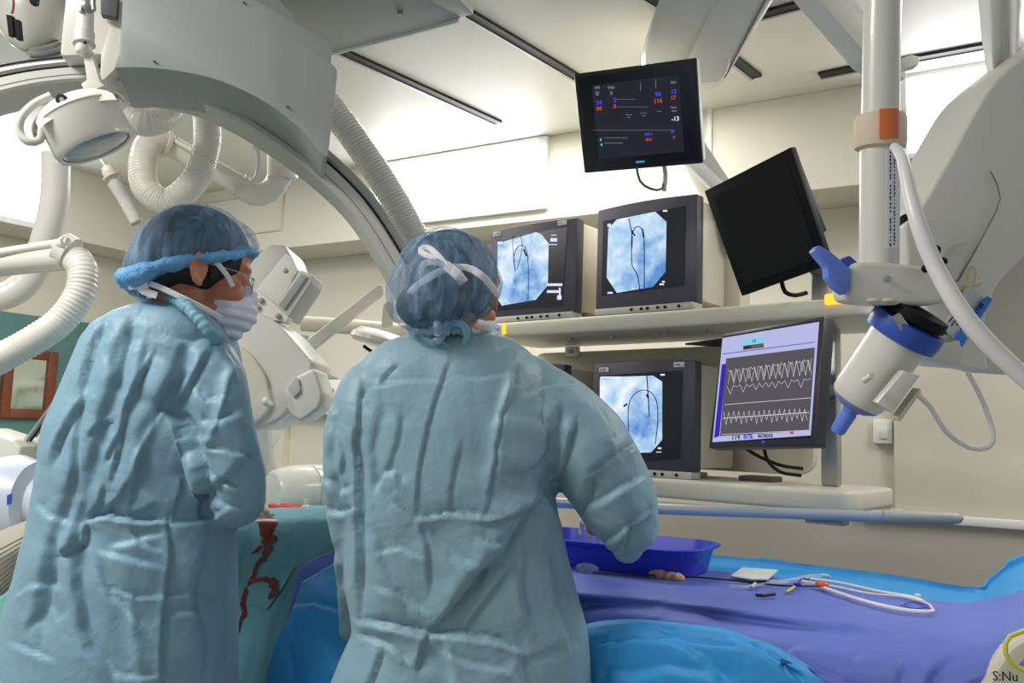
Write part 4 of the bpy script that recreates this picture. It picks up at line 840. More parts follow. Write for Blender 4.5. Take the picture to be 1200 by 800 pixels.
stain([(293, 681), (304, 680), (313, 679), (321, 682), (325, 689), (323, 696), (318, 702)], [1.2, 2, 2.6, 4.5, 5, 4, 2], M['blood'], td, 'blood_stain', 'dark red blood', .008); stain([(296, 648), (303, 644), (308, 640)], [1, 2.5, 2], M['blood'], td, 'blood_stain', 'dark red blood')
flapP = [hit(B, x, y, .004) for x, y in ((291, 688), (300, 682), (322, 680), (346, 664), (332, 690), (314, 714), (300, 708))]
MB().prism(flapP, -HF*.0012).build('tape_flap', M['teal'], td)
# folded blue pieces right of it
o = sheet('loose_drape', [[PY(x, y, 1.5) for x, y in ((352, 682), (385, 664), (410, 655), (440, 650))], [PY(x, y, 1.46) for x, y in ((342, 712), (375, 702), (405, 700), (440, 700))], [PY(x, y, 1.44) for x, y in ((326, 745), (365, 742), (400, 745), (440, 745))], [PY(x, y, 1.43) for x, y in ((312, 790), (350, 790), (390, 790), (440, 790))], [PY(x, y, 1.42) for x, y in ((290, 880), (340, 880), (390, 880), (440, 880))]],
          M['sky'], None, 60, 70, .007, 5, seed=40, strokes=[([(345, 705), (370, 702), (405, 715)], 4, 8), ([(345, 730), (335, 760), (350, 800)], 5, 9), ([(375, 740), (390, 760), (395, 800)], 6, 8)])
props(o, 'crumpled sky blue drape hanging beside the bloodied teal drape', 'drape')
o = sheet('folded_drape', [[PY(x, y, 1.545) for x, y in ((350, 668), (368, 655), (392, 645), (430, 640))], [PY(x, y, 1.535) for x, y in ((346, 680), (366, 672), (392, 664), (430, 660))], [PY(x, y, 1.52) for x, y in ((342, 702), (362, 698), (392, 690), (430, 685))], [PY(x, y, 1.51) for x, y in ((336, 730), (360, 730), (392, 730), (430, 730))]],
          M['purple'], None, 40, 40, .004, 6, seed=44); props(o, 'small royal blue fold of drape between the teal and sky blue drapes', 'drape')
# tray things near the patient opening
q = W(334, 597, 2.46); mb = MB()
for dx, dy, r_ in ((-.03, 0, .016), (0, .01, .02), (.035, .0, .018), (.06, .015, .011), (.015, -.01, .018)): mb.ell(q+HR*dx+HF*dy+Z*.004, (r_*1.6, r_, r_*.62))
me = blob(mb, .005, 2); co = getco(me); co += getno(me)*(crumple(co, 30, 5)*.005)[:, None]; setco(me, co); o = link('gauze', me, M['red']); props(o, 'blood soaked red gauze on the teal drape beside the gowned elbow', 'gauze')
o = MB().tube([W(352, 603, 2.3), W(365, 600.5, 2.35), W(380, 600, 2.4)], .004).build('clamp', M['dgrey']); props(o, 'dark slim clamp lying at the edge of the teal drape', 'clamp')
mb = MB(); mb.lathe(W(358, 599, 2.42), Z, [(0, .012), (.015, .012), (.018, .007), (.035, .007)], 14); o = mb.build('valve_connector', M['white']); props(o, 'small white connector standing beside the red gauze', 'connector')
# blue basin
zb0, zr = .996, 1.062
R0 = [];
def rrect(cx, cy, hx, hy, rc, z, n=8):
    P = []
    for (sx, sy, s) in ((1, 1, 0), (-1, 1, 1), (-1, -1, 2), (1, -1, 3)):
        for k in range(n):
            t_ = pi/2*s+pi/2*k/(n-1); P.append(A([cx+sx*(hx-rc)+rc*cos(t_), cy+sy*(hy-rc)+rc*sin(t_), z]))
    return P
bc = PZ(824, 655, 1.04); cx, cy = bc[0]-.26, bc[1]+.06
mb = MB(); mb.rings([rrect(cx, cy, .235, .115, .07, zb0), rrect(cx, cy, .25, .13, .08, zr-.004), rrect(cx, cy, .262, .142, .085, zr-.006), rrect(cx, cy, .264, .144, .085, zr), rrect(cx, cy, .25, .13, .08, zr+.001), rrect(cx, cy, .232, .112, .07, zb0+.005)])
o = mb.build('basin', M['basin']); props(o, 'deep blue plastic basin on the table behind the gowned elbow', 'basin')
BP = bvh(bpy.data.objects['main_drape'])
def onpile(x, y, h=.003):
    p = hit(BP, x, y, .0); return (p if p is not None else PZ(x, y, 1.0))+Z*h
mb = MB()
for x, y, r_ in ((768, 676, .013), (776, 677, .015), (786, 679, .012), (794, 680, .011)): mb.ell(onpile(x, y, .006), (r_*1.5, r_, r_))
me = blob(mb, .004, 2); co = getco(me); co += getno(me)*(crumple(co, 40, 5)*.003)[:, None]; setco(me, co); o = link('crumpled_swab', me, M['pink']); props(o, 'small crumpled pinkish swab in front of the blue basin', 'swab')
o = MB().prism([onpile(856, 679, .006), onpile(870, 670, .008), onpile(912, 674, .01), onpile(900, 684, .008), onpile(880, 684, .008)], Z*.004).build('packet', M['paper'], bevel=.001); props(o, 'flat pale grey packet lying on the royal blue drape right of the basin', 'packet')
me_ = MB(); me_.box(onpile(886, 677, .0135), .004, .09, .001, nrm([.9, .4, 0]), nrm([-.4, .9, 0]), Z); me_.build('print_stripe', M['ink'], o)
def dtube(pts, r, m, nm, label, h=.004): 
    o = MB().tube([onpile(x, y, h+r+dh) for x, y, dh in [(p+(0,))[:3] for p in pts]], r, step=.01).build(nm, m); props(o, label, 'tube', 'clear and white tubes on the drape'); return o
dtube([(694, 674), (740, 676), (800, 678), (870, 684), (915, 689), (958, 690)], .0022, M['ink'], 'guide_wire', 'long dark blue wire running across the drape from the basin to the red cap')
dtube([(963, 692), (985, 700), (1020, 711), (1055, 719), (1085, 722), (1094, 721)], .0042, M['hosewhite'], 'catheter_tube', 'thick white tube starting at the red cap and ending furthest right')
dtube([(950, 682), (985, 687), (1030, 697), (1070, 704), (1083, 709)], .0036, M['hosewhite'], 'catheter_tube', 'white tube nearest the far edge of the drape, ending in a small clip')
dtube([(940, 684), (980, 691), (1020, 699), (1060, 703), (1085, 710), (1094, 718)], .0026, M['hosewhite'], 'catheter_tube', 'thin white tube looping between the two thicker white tubes')
dtube([(900, 686), (925, 684), (950, 679), (968, 678)], .0045, M['clear'], 'syringe_line', 'short clear tube with white tip above the red cap')
dtube([(855, 690), (875, 691), (900, 687), (925, 686)], .003, M['clear'], 'syringe_line', 'clear line curling left of the blue connector')
dtube([(1056, 712), (1072, 716), (1088, 713), (1070, 708), (1060, 711)], .0015, M['blue'], 'suture', 'fine blue coiled thread at the right end of the tubes')
def cn(x0, y0, x1, y1, r, m, nm, label):
    o = MB().lathe(onpile(x0, y0, r+.004), onpile(x1, y1, r+.004)-onpile(x0, y0, r+.004), [(0, r*.7), (.002, r), (np.linalg.norm(onpile(x1, y1)-onpile(x0, y0)), r), (np.linalg.norm(onpile(x1, y1)-onpile(x0, y0))+.004, r*.5)], 12).build(nm, m); props(o, label, 'connector'); return o
cn(959, 690, 967, 693, .0085, M['orange'], 'cap', 'orange red cap at the start of the thick white tube')
cn(940, 689, 957, 690, .006, M['clear'], 'stopcock', 'clear stopcock joined to the orange red cap'); cn(932, 689, 936, 690, .0065, M['basin'], 'valve', 'small dark blue valve left of the clear stopcock')
cn(922, 697, 931, 691, .003, M['yellow'], 'connector', 'pale yellow tipped connector below the dark blue valve'); cn(881, 692, 885, 688, .004, M['white'], 'connector', 'tiny white connector under the pale grey packet')
cn(964, 678, 971, 679, .004, M['white'], 'tip', 'white tip of the short clear tube'); cn(1073, 702, 1078, 703, .0045, M['white'], 'clip', 'small white clip on the far thin tube'); 
dtube([(886, 701), (893, 702), (901, 701), (908, 700)], .0035, M['ink'], 'coil', 'short dark coil lying below the pale grey packet'); dtube([(936, 684), (941, 680), (947, 682), (950, 678)], .0018, M['redp'], 'suture', 'thin dark red thread behind the blue valve')
o = MB().ell(onpile(688, 671, .012), (.03, .02, .012)).build('film_wrap', M['film']); props(o, 'crumpled clear wrap left of the basin beside the gown', 'wrap')
# bag with handwriting and yellow tube, bottom right
t = thing('fluid_bag', W(1190, 850, 1.25), 'cream coloured box with handwriting and a yellow tube at the bottom right corner', 'box')
MB().prism([W(1150, 824, 1.3), W(1166, 790, 1.3), (W(1186, 760, 1.3)), W(1212, 742, 1.3), W(1300, 720, 1.3), W(1300, 880, 1.3), W(1136, 880, 1.3)], HF*.04).build('bag', mat('cream_bag', (206, 200, 180), .4), t, bevel=.012)
txt('S:Nu', .02, W(1163, 797, 1.285), HR, Z, 'handwriting', M['ink'], t)
MB().tube([W(1215, 790, 1.27), W(1195, 783, 1.27), W(1182, 772, 1.27), W(1178, 760, 1.27), W(1184, 745, 1.27), (W(1215, 735, 1.28))], .0035).build('yellow_tube', M['yellow'], t)
# ================================================================== C-ARM ABOVE THE TABLE
NA = nrm(ray(330, 500)*A([1, 1, 0])); PA = W(300, 150, 2.12)
def pa(x, y, off=0): return onp(x, y, PA+NA*off, NA)
def rpoly(pts, rnd=.25, n=5):
    """polygon with rounded corners"""
    out = []; P = [A(p, float) for p in pts]; m_ = len(P)
    for i in range(m_):
        a, b, c = P[i-1], P[i], P[(i+1) % m_]; l = min(np.linalg.norm(a-b), np.linalg.norm(c-b))*rnd
        p = b+nrm(a-b)*l; q = b+nrm(c-b)*l
        for k in range(n+1):
            t_ = k/n; out.append((1-t_)**2*p+2*t_*(1-t_)*b+t_*t_*q)
    return out
def plate(pts, d, vec, name, m, par=None, rnd=.2, bevel=.008, seg=3, label=None, nv=None):
    """outlined casing of real thickness standing on a plane at distance d"""
    nv = FW if nv is None else nv; cx_ = sum(p[0] for p in pts)/len(pts); cy_ = sum(p[1] for p in pts)/len(pts); p0 = W(cx_, cy_, d)
    P = [onp(x, y, p0, nv) for x, y in pts]
    mb = MB(); mb.prism(rpoly(P, rnd) if rnd else P, vec); return mb.build(name, m, par, bevel=bevel, seg=seg, label=label)
inner = [(-60, 143), (0, 125), (50, 113), (105, 109), (150, 117), (212, 130), (257, 150), (297, 174), (350, 212), (400, 260), (442, 327), (465, 372), (480, 420), (487, 480), (484, 560), (470, 640)]
outer = [(-60, 93), (0, 77), (52, 69), (112, 65), (165, 70), (232, 84), (284, 105), (327, 132), (382, 172), (437, 226), (484, 296), (508, 350), (524, 408), (533, 478), (532, 562), (518, 650)]
ca = thing('c_arm', pa(350, 150)*A([1, 1, 0])+Z*1.5, 'large white curved C-arm of the angiography machine arching over the left person', 'c-arm')
IN = smooth_path([pa(*p) for p in inner], .02); OU = resample(A([pa(*p) for p in outer]), len(IN)); IN = resample(A([pa(*p) for p in inner]), len(IN))
def band(t0, t1, f, b, name, m, i0=0, i1=None, label=None, ch=.006):
    R = []
    for a, o_ in list(zip(IN, OU))[i0:i1]:
        p, q = a+(o_-a)*t0, a+(o_-a)*t1; e = nrm(o_-a)
        R.append([p+NA*(f+ch), p+e*ch+NA*f, q-e*ch+NA*f, q+NA*(f+ch), q+NA*b, p+NA*b])
    mb = MB(); mb.rings(R); return mb.build(name, m, ca, label=label)
nI = len(IN)
band(.34, .74, 0, .125, 'arc', M['whitem']); band(.74, .80, .012, .12, 'groove', M['track']); band(.80, 1.0, .0, .12, 'rail', M['alu'], label='metal running rail along the outer edge')
band(.50, .515, -.0015, .01, 'seam', M['seam'], ch=.0005)
band(1.0, 1.10, .01, .12, 'cover_strip', M['black'], 0, int(nI*.27), label='black strip on top')
box = [(140, -60), (141, 20), (138, 60), (134, 78), (150, 80), (200, 82), (250, 92), (300, 113), (340, 138), (375, 172), (383, 186), (388, 150), (395, 80), (300, 31), (200, -20), (120, -60)]
low = [tuple(p) for p in smooth_path(A([(134, 79, 0), (170, 79, 0), (215, 84, 0), (262, 96, 0), (310, 119, 0), (350, 149, 0), (379, 182, 0)]), 5)[:, :2]]
gb = plate([(146, -60), (143, 20), (140, 62)]+low+[(384, 183), (388, 150), (396, 80), (190, -60)], 1.93, NA*.25, 'gantry_housing', M['grey'], ca, rnd=.12, bevel=.016, nv=NA)
plate([(196, -60), (389, 50), (388, 76), (180, -60)], 1.96, NA*.25, 'gantry_cap', M['grey'], ca, rnd=.0, bevel=.004, nv=NA)
plate([(79, -20), (148, -20), (142, 60), (135, 80), (122, 93), (117, 93), (119, 63), (71, 65)], 1.99, NA*.22, 'side_cover', M['white'], ca, rnd=.1, bevel=.008, nv=NA)
plate([(118, -10), (139, -10), (137, 20), (118, 17)], 1.975, NA*.02, 'side_recess', M['dgrey'], ca, rnd=.1, bevel=.001, nv=NA)
for x, y in ((181, 72), (337, 125), (286, 3)): MB().cyl(onp(x, y, W(250, 60, 1.925), NA), onp(x, y, W(250, 60, 1.94), NA), .0025, n=10).build('screw', M['dgrey'], ca)
# ceiling carriage
P = [PZ(x, y, 2.5) for x, y in ((330, 78), (541, 22), (440, -70), (120, -70))]
t = thing('ceiling_carriage', sum(P)/4, 'grey flat ceiling carriage plate at the top of the picture holding the C-arm', 'ceiling carriage')
MB().prism(P, Z*.26).build('housing', M['grey'], t, bevel=.006)
mb = MB(); e = nrm(P[1]-P[0]); mb.box((P[0]+P[1])/2-Z*.002, np.linalg.norm(P[1]-P[0])-.02, .006, .012, e, np.cross(Z, e), Z); mb.build('edge_trim', M['frame'], t)
MB().cyl(PZ(469, 13, 2.499), PZ(469, 13, 2.499)-Z*.012, .008).build('screw', M['alu'], t)
MB().prism([PZ(505, 2, 2.497), PZ(541, 21, 2.497), PZ(555, 17, 2.497), PZ(530, -10, 2.497)], Z*.2).build('end_cap', M['whitem'], t, bevel=.004)
MB().prism([p_*A([1, 1, 0])+Z*2.3 for p_ in (P[0]*.8+P[2]*.2, P[1]*.7+P[3]*.3, P[2]*.8+P[0]*.2, P[3]*.9+P[1]*.1)][:0] or [pa(300, 5, .05), pa(345, 45, .05), pa(345, 20, .05), pa(300, -30, .05)], NA*.15).build('neck', M['grey'], t)
# corrugated supply hose along the arc
def hose(pts, r, label, ripple=.0035, pitch=.011, m='hose', nm='corrugated_hose', coll=None, grp='corrugated hoses of the machine'):
    t = thing(nm, W(*pts[0]), label, 'hose', grp); MB().tube([W(*p) for p in pts], r, n=22, ripple=ripple, pitch=pitch).build('hose', M[m], t)
    for (a, b, rr_) in (coll or []): MB().lathe(W(*a), W(*b)-W(*a), [(0, rr_), (0, rr_*1.02), (np.linalg.norm(W(*b)-W(*a)), rr_*1.02)], 26).build('collar', M['white'], t)
    return t
hose([(360, 90, 2.42), (411, 157, 2.42), (448, 211, 2.42), (478, 262, 2.42), (498, 305, 2.42), (516, 360, 2.42), (524, 430, 2.42)], .038, 'corrugated cream hose running along the outer edge of the C-arm', .0022, .010)
hose([(238, 100, 2.62), (243, 150, 2.6), (240, 182, 2.58), (228, 212, 2.56), (197, 237, 2.55), (172, 222, 2.55), (167, 195, 2.57), (173, 172, 2.62), (188, 165, 2.66), (197, 171, 2.69)], .039, 'corrugated hose hanging in a U loop above the left person cap', .0018, .0085, coll=[((188, 166, 2.66), (192, 168, 2.67), .047)])
hose([(139, 116, 2.35), (150, 134, 2.35), (170, 144, 2.35), (193, 137, 2.4), (208, 118, 2.45), (214, 95, 2.5)], .036, 'short corrugated hose sagging right beside the round operating lamp', .0018, .0085, coll=[((141, 112, 2.34), (147, 124, 2.34), .042)])
hose([(66, 180, 2.5), (64, 235, 2.5), (52, 285, 2.5), (38, 322, 2.5), (10, 345, 2.48), (-30, 352, 2.45)], .039, 'smooth thick hose descending in front of the left window', .0006, .03, grp='hoses at the left edge')
hose([(88, 302, 1.9), (97, 318, 1.88), (93, 345, 1.86), (72, 375, 1.84), (40, 398, 1.82), (0, 420, 1.8), (-40, 440, 1.8)], .030, 'corrugated hose curving down at the left in front of the green wall', .0022, .009, grp='hoses at the left edge', coll=[((72, 290, 1.9), (84, 297, 1.9), .036)])
t = thing('rigid_pipe', W(0, 310, 1.95), 'nearly horizontal thick cream pipe with a thin rod on top at the left edge', 'pipe')
MB().tube([W(-40, 315, 1.96), W(0, 308, 1.95), (W(78, 300, 1.9))], .031, n=24, step=.05).build('pipe', M['hose'], t)
MB().tube([W(-40, 302, 1.93), W(30, 291, 1.9), W(80, 283, 1.87)], .009, step=.05).build('rod', M['white'], t); MB().lathe(W(66, 288, 1.88), W(84, 281, 1.86)-W(66, 288, 1.88), [(0, .013), (.03, .013)], 14).build('clamp', M['white'], t)
t = thing('rigid_pipe', W(250, 200, 2.72), 'slanting cream pipe with parallel thin rod and curved elbow behind the C-arm', 'pipe')
MB().tube([W(203, 172, 2.69), W(240, 193, 2.72), (W(281, 217, 2.75))], .034, n=24, step=.05).build('pipe', M['hose'], t)
MB().tube([W(281, 218, 2.75), W(298, 228, 2.76), W(316, 224, 2.76), W(327, 208, 2.76), W(330, 180, 2.76), W(330, 150, 2.76)], .037, n=24).build('elbow', M['hose'], t)
MB().lathe(W(279, 216, 2.745), nrm(W(298, 228, 2.76)-W(279, 216, 2.745)), [(0, .041), (.006, .041), (.007, .037), (.014, .037), (.015, .041), (.022, .041)], 26).build('collar', M['white'], t)
MB().lathe(W(331, 209, 2.75), W(331, 150, 2.76)-W(331, 209, 2.75), [(0, .048), (.14, .048)], 26).build('sleeve', M['white'], t)
MB().tube([W(192, 158, 2.66), W(232, 180, 2.66), W(272, 203, 2.66), W(285, 212, 2.66), W(297, 213, 2.66), W(303, 200, 2.66), W(303, 178, 2.66), W(298, 172, 2.66)], .0085).build('rod', M['white'], t)
# ================================================================== OPERATING LAMP IN FRONT
VR = nrm(ray(95, 140)); LR = nrm(RT-VR*(RT@VR)); LU = nrm(UP-VR*(UP@VR)); L_ax = nrm(LR*.42-LU*.84-VR*.30); lp = W(91, 132, 1.53)
t = thing('operating_lamp', lp-Z*.05, 'round cream operating lamp with grey lens hanging at the upper left', 'lamp')
MB().lathe(lp, L_ax, [(-.016, .02), (-.013, .05), (-.004, .066), (.0, .069), (.002, .0705), (.004, .069), (.062, .071), (.070, .068), (.0705, .062), (.068, .060)], 48, False).build('lamp_shade', M['white'], t)
MB().lathe(lp+L_ax*.0, L_ax, [(.03, .05), (.0655, .0615), (.069, .055), (.071, .03), (.0715, .0001)], 40).build('lens', M['lens'], t)
side = nrm(np.cross(L_ax, VR)); side = side if side@RT > 0 else -side
R_ = [lp+side*.081*sin(a)-L_ax*(.040*cos(a)-.012) for a in np.linspace(-pi*.52, pi*.52, 21)]
mb = MB(); mb.tube(R_, .014, n=12, flat=(side*.0+L_ax, .004), step=.01); mb.build('yoke', M['white'], t)
MB().prism([p_ for p_ in [lp+side*.075*sin(a)-L_ax*(.050*cos(a)-.012)-VR*.045 for a in np.linspace(-pi*.36, pi*.36, 14)]+[lp+side*.075*sin(a)-L_ax*(.020*cos(a)-.012)-VR*.06 for a in np.linspace(pi*.36, -pi*.36, 14)]], VR*.004).build('yoke_band', M['white'], t)
MB().tube([W(60, 112, 1.50), W(40, 122, 1.49), W(25, 138, 1.48), W(23, 155, 1.48), W(33, 166, 1.48), W(47, 164, 1.49), W(50, 150, 1.49)], .0075, n=12, flat=(FW, .006), step=.008).build('grip', M['white'], t)
MB().lathe(W(73, 117, 1.475), -FW, [(0, .0095), (.006, .009), (.0065, .005)], 18).build('knob', M['black'], t); MB().lathe(W(73, 117, 1.469), -FW, [(0, .0045), (.003, .004)], 12).build('screw', M['alu'], t)
plate([(97, 60), (106, 58), (117, 96), (122, 100), (100, 110), (95, 98), (102, 94)], 1.51, FW*.012, 'arm_link', M['white'], t, rnd=.2, bevel=.003)
MB().lathe(W(98, 63, 1.51), W(101, 8, 1.53)-W(98, 63, 1.51), [(0, .012), (.002, .0135), (.016, .0135), (.018, .019), (.020, .019), (.022, .0165), (.042, .0165), (.044, .0145), (.085, .0135)], 26).build('ball_joint', M['white'], t)
MB().ell(W(102, 8, 1.52), (.012, .012, .014)).build('chrome_ball', M['alu'], t)
mb = MB(); mb.tube([W(95, 14, 1.51), W(97, -6, 1.52), W(96, -30, 1.52)], .004); mb.tube([W(110, 12, 1.51), W(109, -6, 1.52), W(110, -30, 1.52)], .004); mb.cyl(W(102, 12, 1.53), W(104, -60, 1.56), .01); mb.cyl(W(104, -60, 1.56), W(104, -60, 1.56)*A([1, 1, 0])+Z*ZC, .014); mb.build('fork', M['alu'], t)
MB().cyl(W(100, 50, 1.49), W(100, 50, 1.48), .003, n=10).build('screw', M['dgrey'], t)
t2 = thing('sterile_handle', W(125, 200, 1.9), 'clear plastic lamp handle pointing down below the round operating lamp', 'handle')
MB().lathe(W(125, 196, 1.9), W(140, 222, 1.9)-W(125, 196, 1.9), [(0, .012), (.012, .016), (.02, .014), (.022, .020), (.026, .020), (.028, .013), (.05, .012)], 20).build('socket', M['cream'], t2)
MB().lathe(W(134, 214, 1.9), W(160, 262, 1.9)-W(134, 214, 1.9), [(0, .016), (.03, .013), (.1, .0115), (.103, .0115)], 20).build('tube', mat('clear_handle', (225, 222, 214), .15, alpha=.55), t2)
MB().lathe(W(159, 260, 1.9), W(160, 262, 1.9)-W(159, 260, 1.9), [(0, .0118), (.003, .012)], 16).build('tip', M['grey'], t2); MB().tube([W(125, 197, 1.9), W(119, 188, 1.9), W(108, 176, 1.92), W(90, 160, 1.95)], .004).build('stem', M['cream'], t2)
# ceiling lamp hub with black clips at the top left
t = thing('lamp_hub', W(30, 30, 2.4), 'white domed lamp hub with black hanging clips at the top left corner', 'lamp hub')
MB().lathe(W(44, -6, 2.42), nrm(W(22, 80, 2.34)-W(44, -6, 2.42)), [(-.08, .02), (-.05, .11), (.03, .125), (.055, .12), (.056, .10), (.075, .098), (.12, .082), (.16, .05), (.185, .012)], 40).build('dome', M['white'], t)
MB().lathe(W(56, 66, 2.4), nrm([.2, -.5, .6]), [(0, .05), (.008, .05), (.009, .042), (.016, .042), (.017, .05), (.025, .05), (.026, .042), (.034, .042)], 20).build('bellows', M['grey'], t)
MB().tube([W(14, -20, 2.25), W(16, 5, 2.25), W(14, 16, 2.25)], .003).build('cord', M['wood'], t)
for x0, y0, x1, y1 in ((7, 17, 14, 42), (16, 22, 22, 46)): plate([(x0, y0), (x1, y0+1), (x1+2, y1), (x0+3, y1)], 2.24, FW*.015, 'clip', M['black'], t, rnd=.1, bevel=.002)
plate([(30, -8), (44, -8), (42, 5), (36, 5)], 2.24, FW*.015, 'clip', M['black'], t, rnd=.1, bevel=.002)
# ================================================================== SECOND ARM: DETECTOR BETWEEN THE PEOPLE
dd_ = 2.35; t = thing('x_ray_detector', W(320, 520, dd_), 'bulky white tilted X-ray detector head between the two people', 'detector')
VB = nrm(HF*.8-HR*.6)
plate([(236, 420), (250, 372), (300, 300), (316, 286), (334, 287), (341, 300), (306, 342), (282, 374), (262, 420)], 2.42, HF*.20, 'side_plate', M['whitem'], t, rnd=.22, bevel=.012)
plate([(300, 340), (334, 297), (342, 300), (349, 316), (340, 334), (322, 362), (312, 366)], 2.40, HF*.16, 'front_box', M['white'], t, rnd=.1, bevel=.008)
plate([(324, 358), (352, 316), (366, 322), (364, 332), (336, 374), (326, 368)], 2.38, HF*.14, 'sensor_panel', M['whitem'], t, rnd=.15, bevel=.008)
plate([(326, 357), (353, 320), (360, 324), (333, 363)], 2.372, HF*.03, 'sensor_strip', M['grey'], t, rnd=.1, bevel=.002)
plate([(299, 338), (318, 352), (338, 372), (336, 378), (300, 372), (290, 352)], 2.375, HF*.05, 'hinge_cover', M['white'], t, rnd=.2, bevel=.006)
for x, y in ((306, 352), (302, 360), (326, 370), (335, 317)): MB().ell(onp(x, y, W(306, 352, 2.37), FW), (.008, .008, .008)).build('screw_cap', M['grey'], t)
plate([(254, 400), (262, 378), (276, 366), (300, 364), (330, 382), (367, 424), (364, 436), (352, 462), (330, 492), (296, 506), (262, 470)], 2.30, HF*.24, 'housing', M['white'], t, rnd=.25, bevel=.035, seg=5)
plate([(262, 400), (270, 398), (292, 412), (312, 440), (318, 478), (296, 500), (266, 474)], 2.285, HF*.06, 'housing_panel', M['cream'], t, rnd=.35, bevel=.02, seg=4)
plate([(334, 456), (348, 440), (368, 430), (378, 462), (374, 478), (352, 494), (338, 484)], 2.28, HF*.16, 'collimator', M['white'], t, rnd=.3, bevel=.022, seg=4)
plate([(336, 455), (346, 442), (350, 444), (352, 458), (344, 466)], 2.272, HF*.03, 'collimator_tab', M['whitem'], t, rnd=.2, bevel=.006)
MB().prism([W(258, 400, 2.55), W(300, 400, 2.55), W(322, 620, 2.7), (W(262, 620, 2.7))], HF*.1).build('support', M['whitem'], t, bevel=.02)
mb = MB(); mb.ell(W(300, 505, 2.27), (.075, .05, .11), (nrm(RT*.8+UP*.3), HF, nrm(UP+RT*.35))); me = blob(mb, .008, 2); co = getco(me); co += getno(me)*(crumple(co, 12, 3)*.016)[:, None]; setco(me, co); o = link('drape_film', me, M['film']); props(o, 'crumpled clear plastic film wrapped under the X-ray detector head', 'film')
mb = MB(); mb.cap2(W(312, 470, 2.24), W(318, 474, 2.24), .012, .008); mb.build('film_clip', M['white'], t)
t = thing('tube_housing', W(350, 600, 2.72), 'white horizontal drum housing with an orange line beyond the table', 'housing')
MB().lathe(W(318, 578, 2.62), nrm(HR*.72+HF*.68), [(0, .03), (0, .062), (.01, .072), (.05, .084), (.12, .088), (.122, .085), (.126, .085), (.128, .089), (.24, .088), (.40, .088), (.5, .08)], 48).build('drum', M['white'], t)
MB().lathe(W(318, 578, 2.62)+nrm(HR*.72+HF*.68)*.215, nrm(HR*.72+HF*.68), [(0, .0885), (0, .0895), (.008, .0895), (.008, .0885)], 48, False).build('orange_line', M['orange'], t)
MB().box(W(345, 598, 2.85), .35, .3, .05, HR, HF, Z).build('drum_base', M['whitem'], t, bevel=.01)
# exam lamp further back
t = thing('examination_lamp', W(440, 410, 3.1), 'cream swivel lamp with a flat oval head and folding arm on the far wall', 'lamp')
MB().tube([W(354, 379, 3.3), W(400, 382, 3.3), W(470, 388, 3.3), W(520, 390, 3.3)], .03, n=20, step=.05).build('crossbar', M['cream'], t)
MB().cyl(W(356, 392, 3.28), W(352, 408, 3.28), .02).build('pivot', M['cream'], t)
plate([(354, 402), (362, 396), (442, 334), (449, 334), (450, 344), (364, 412), (356, 412)], 3.2, HF*.03, 'folding_arm', M['white'], t, rnd=.2, bevel=.005)
MB().lathe(W(446, 402, 3.1), nrm(-UP+RT*-.28-FW*.10), [(-.045, .03), (-.04, .085), (-.015, .112), (.0, .114), (.012, .10), (.014, .02)], 40).build('lamp_head', M['white'], t)
plate([(449, 356), (456, 352), (462, 360), (459, 384), (446, 384)], 3.12, HF*.03, 'yoke', M['cream'], t, rnd=.25, bevel=.004)
MB().tube([W(426, 405, 3.0), W(436, 412, 3.0), W(452, 418, 3.02)], .006).build('handle', M['black'], t); plate([(441, 412), (452, 408), (458, 416), (444, 420)], 3.0, FW*.02, 'clamp', M['black'], t, bevel=.002)
# ================================================================== LEFT EDGE MACHINE
t = thing('x_ray_tube_arm', W(30, 620, 2.2), 'cream machine arm and round blue tinted tube housing at the lower left behind the person', 'machine')
plate([(-40, 545), (-10, 565), (22, 545), (76, 463), (130, 480), (100, 640), (30, 625), (-40, 680)], 2.35, HF*.12, 'arm', M['cream'], t, rnd=.06, bevel=.01)
plate([(-30, 500), (2, 510), (16, 515), (24, 524), (22, 542), (4, 566), (-30, 540)], 2.25, HF*.14, 'arm_end', M['white'], t, rnd=.2, bevel=.02)
MB().tube([W(8, 556, 2.3), W(30, 524, 2.32), W(72, 466, 2.34)], .004).build('groove', M['track'], t); MB().tube([W(15, 535, 2.28), W(35, 510, 2.31), W(70, 463, 2.33)], .006).build('edge_rail', M['alu'], t)
MB().lathe(W(46, 588, 2.16), nrm(-RT+FW*.1), [(-.03, .066), (.0, .066), (.01, .10), (.06, .118), (.12, .11), (.2, .08)], 40).build('tube_housing', mat('blue_grey_plastic', (182, 192, 206), .35), t)
plate([(8, 580), (14, 578), (13, 590), (8, 592)], 2.045, HF*.003, 'sticker', M['blue'], t, bevel=0)
vp = plate([(-20, 630), (30, 610), (34, 616), (24, 680), (-20, 760)], 2.0, HF*.1, 'vent_cover', M['cream'], t, rnd=.05, bevel=.005)
for k in range(14): MB().prism([W(-18+0*k, 660+k*7-8, 1.985), W(28-k*.8, 628+k*5.0, 1.985), W(28-k*.8, 629.6+k*5.0, 1.985), W(-18, 662+k*7-8, 1.985)], HF*.004).build('vent_slat', M['seam'], t)
o = sheet('green_cloth', [[W(-40, 700, 2.0), W(0, 698, 1.95), W(16, 690, 1.93), W(60, 690, 1.95)], [W(-40, 750, 2.0), W(0, 750, 1.93), W(20, 750, 1.92), W(60, 750, 1.95)], [W(-40, 860, 2.0), W(0, 860, 1.93), W(20, 860, 1.92), W(60, 860, 1.95)], [W(-40, 860, 2.0)*A([1, 1, 0])+Z*.01, W(0, 860, 1.93)*A([1, 1, 0])+Z*.01, W(20, 860, 1.92)*A([1, 1, 0])+Z*.01, W(60, 860, 1.95)*A([1, 1, 0])+Z*.01]], M['tealg'], None, 30, 30, .004, 6); props(o, 'pale green cloth at the bottom left corner behind the gown', 'cloth')
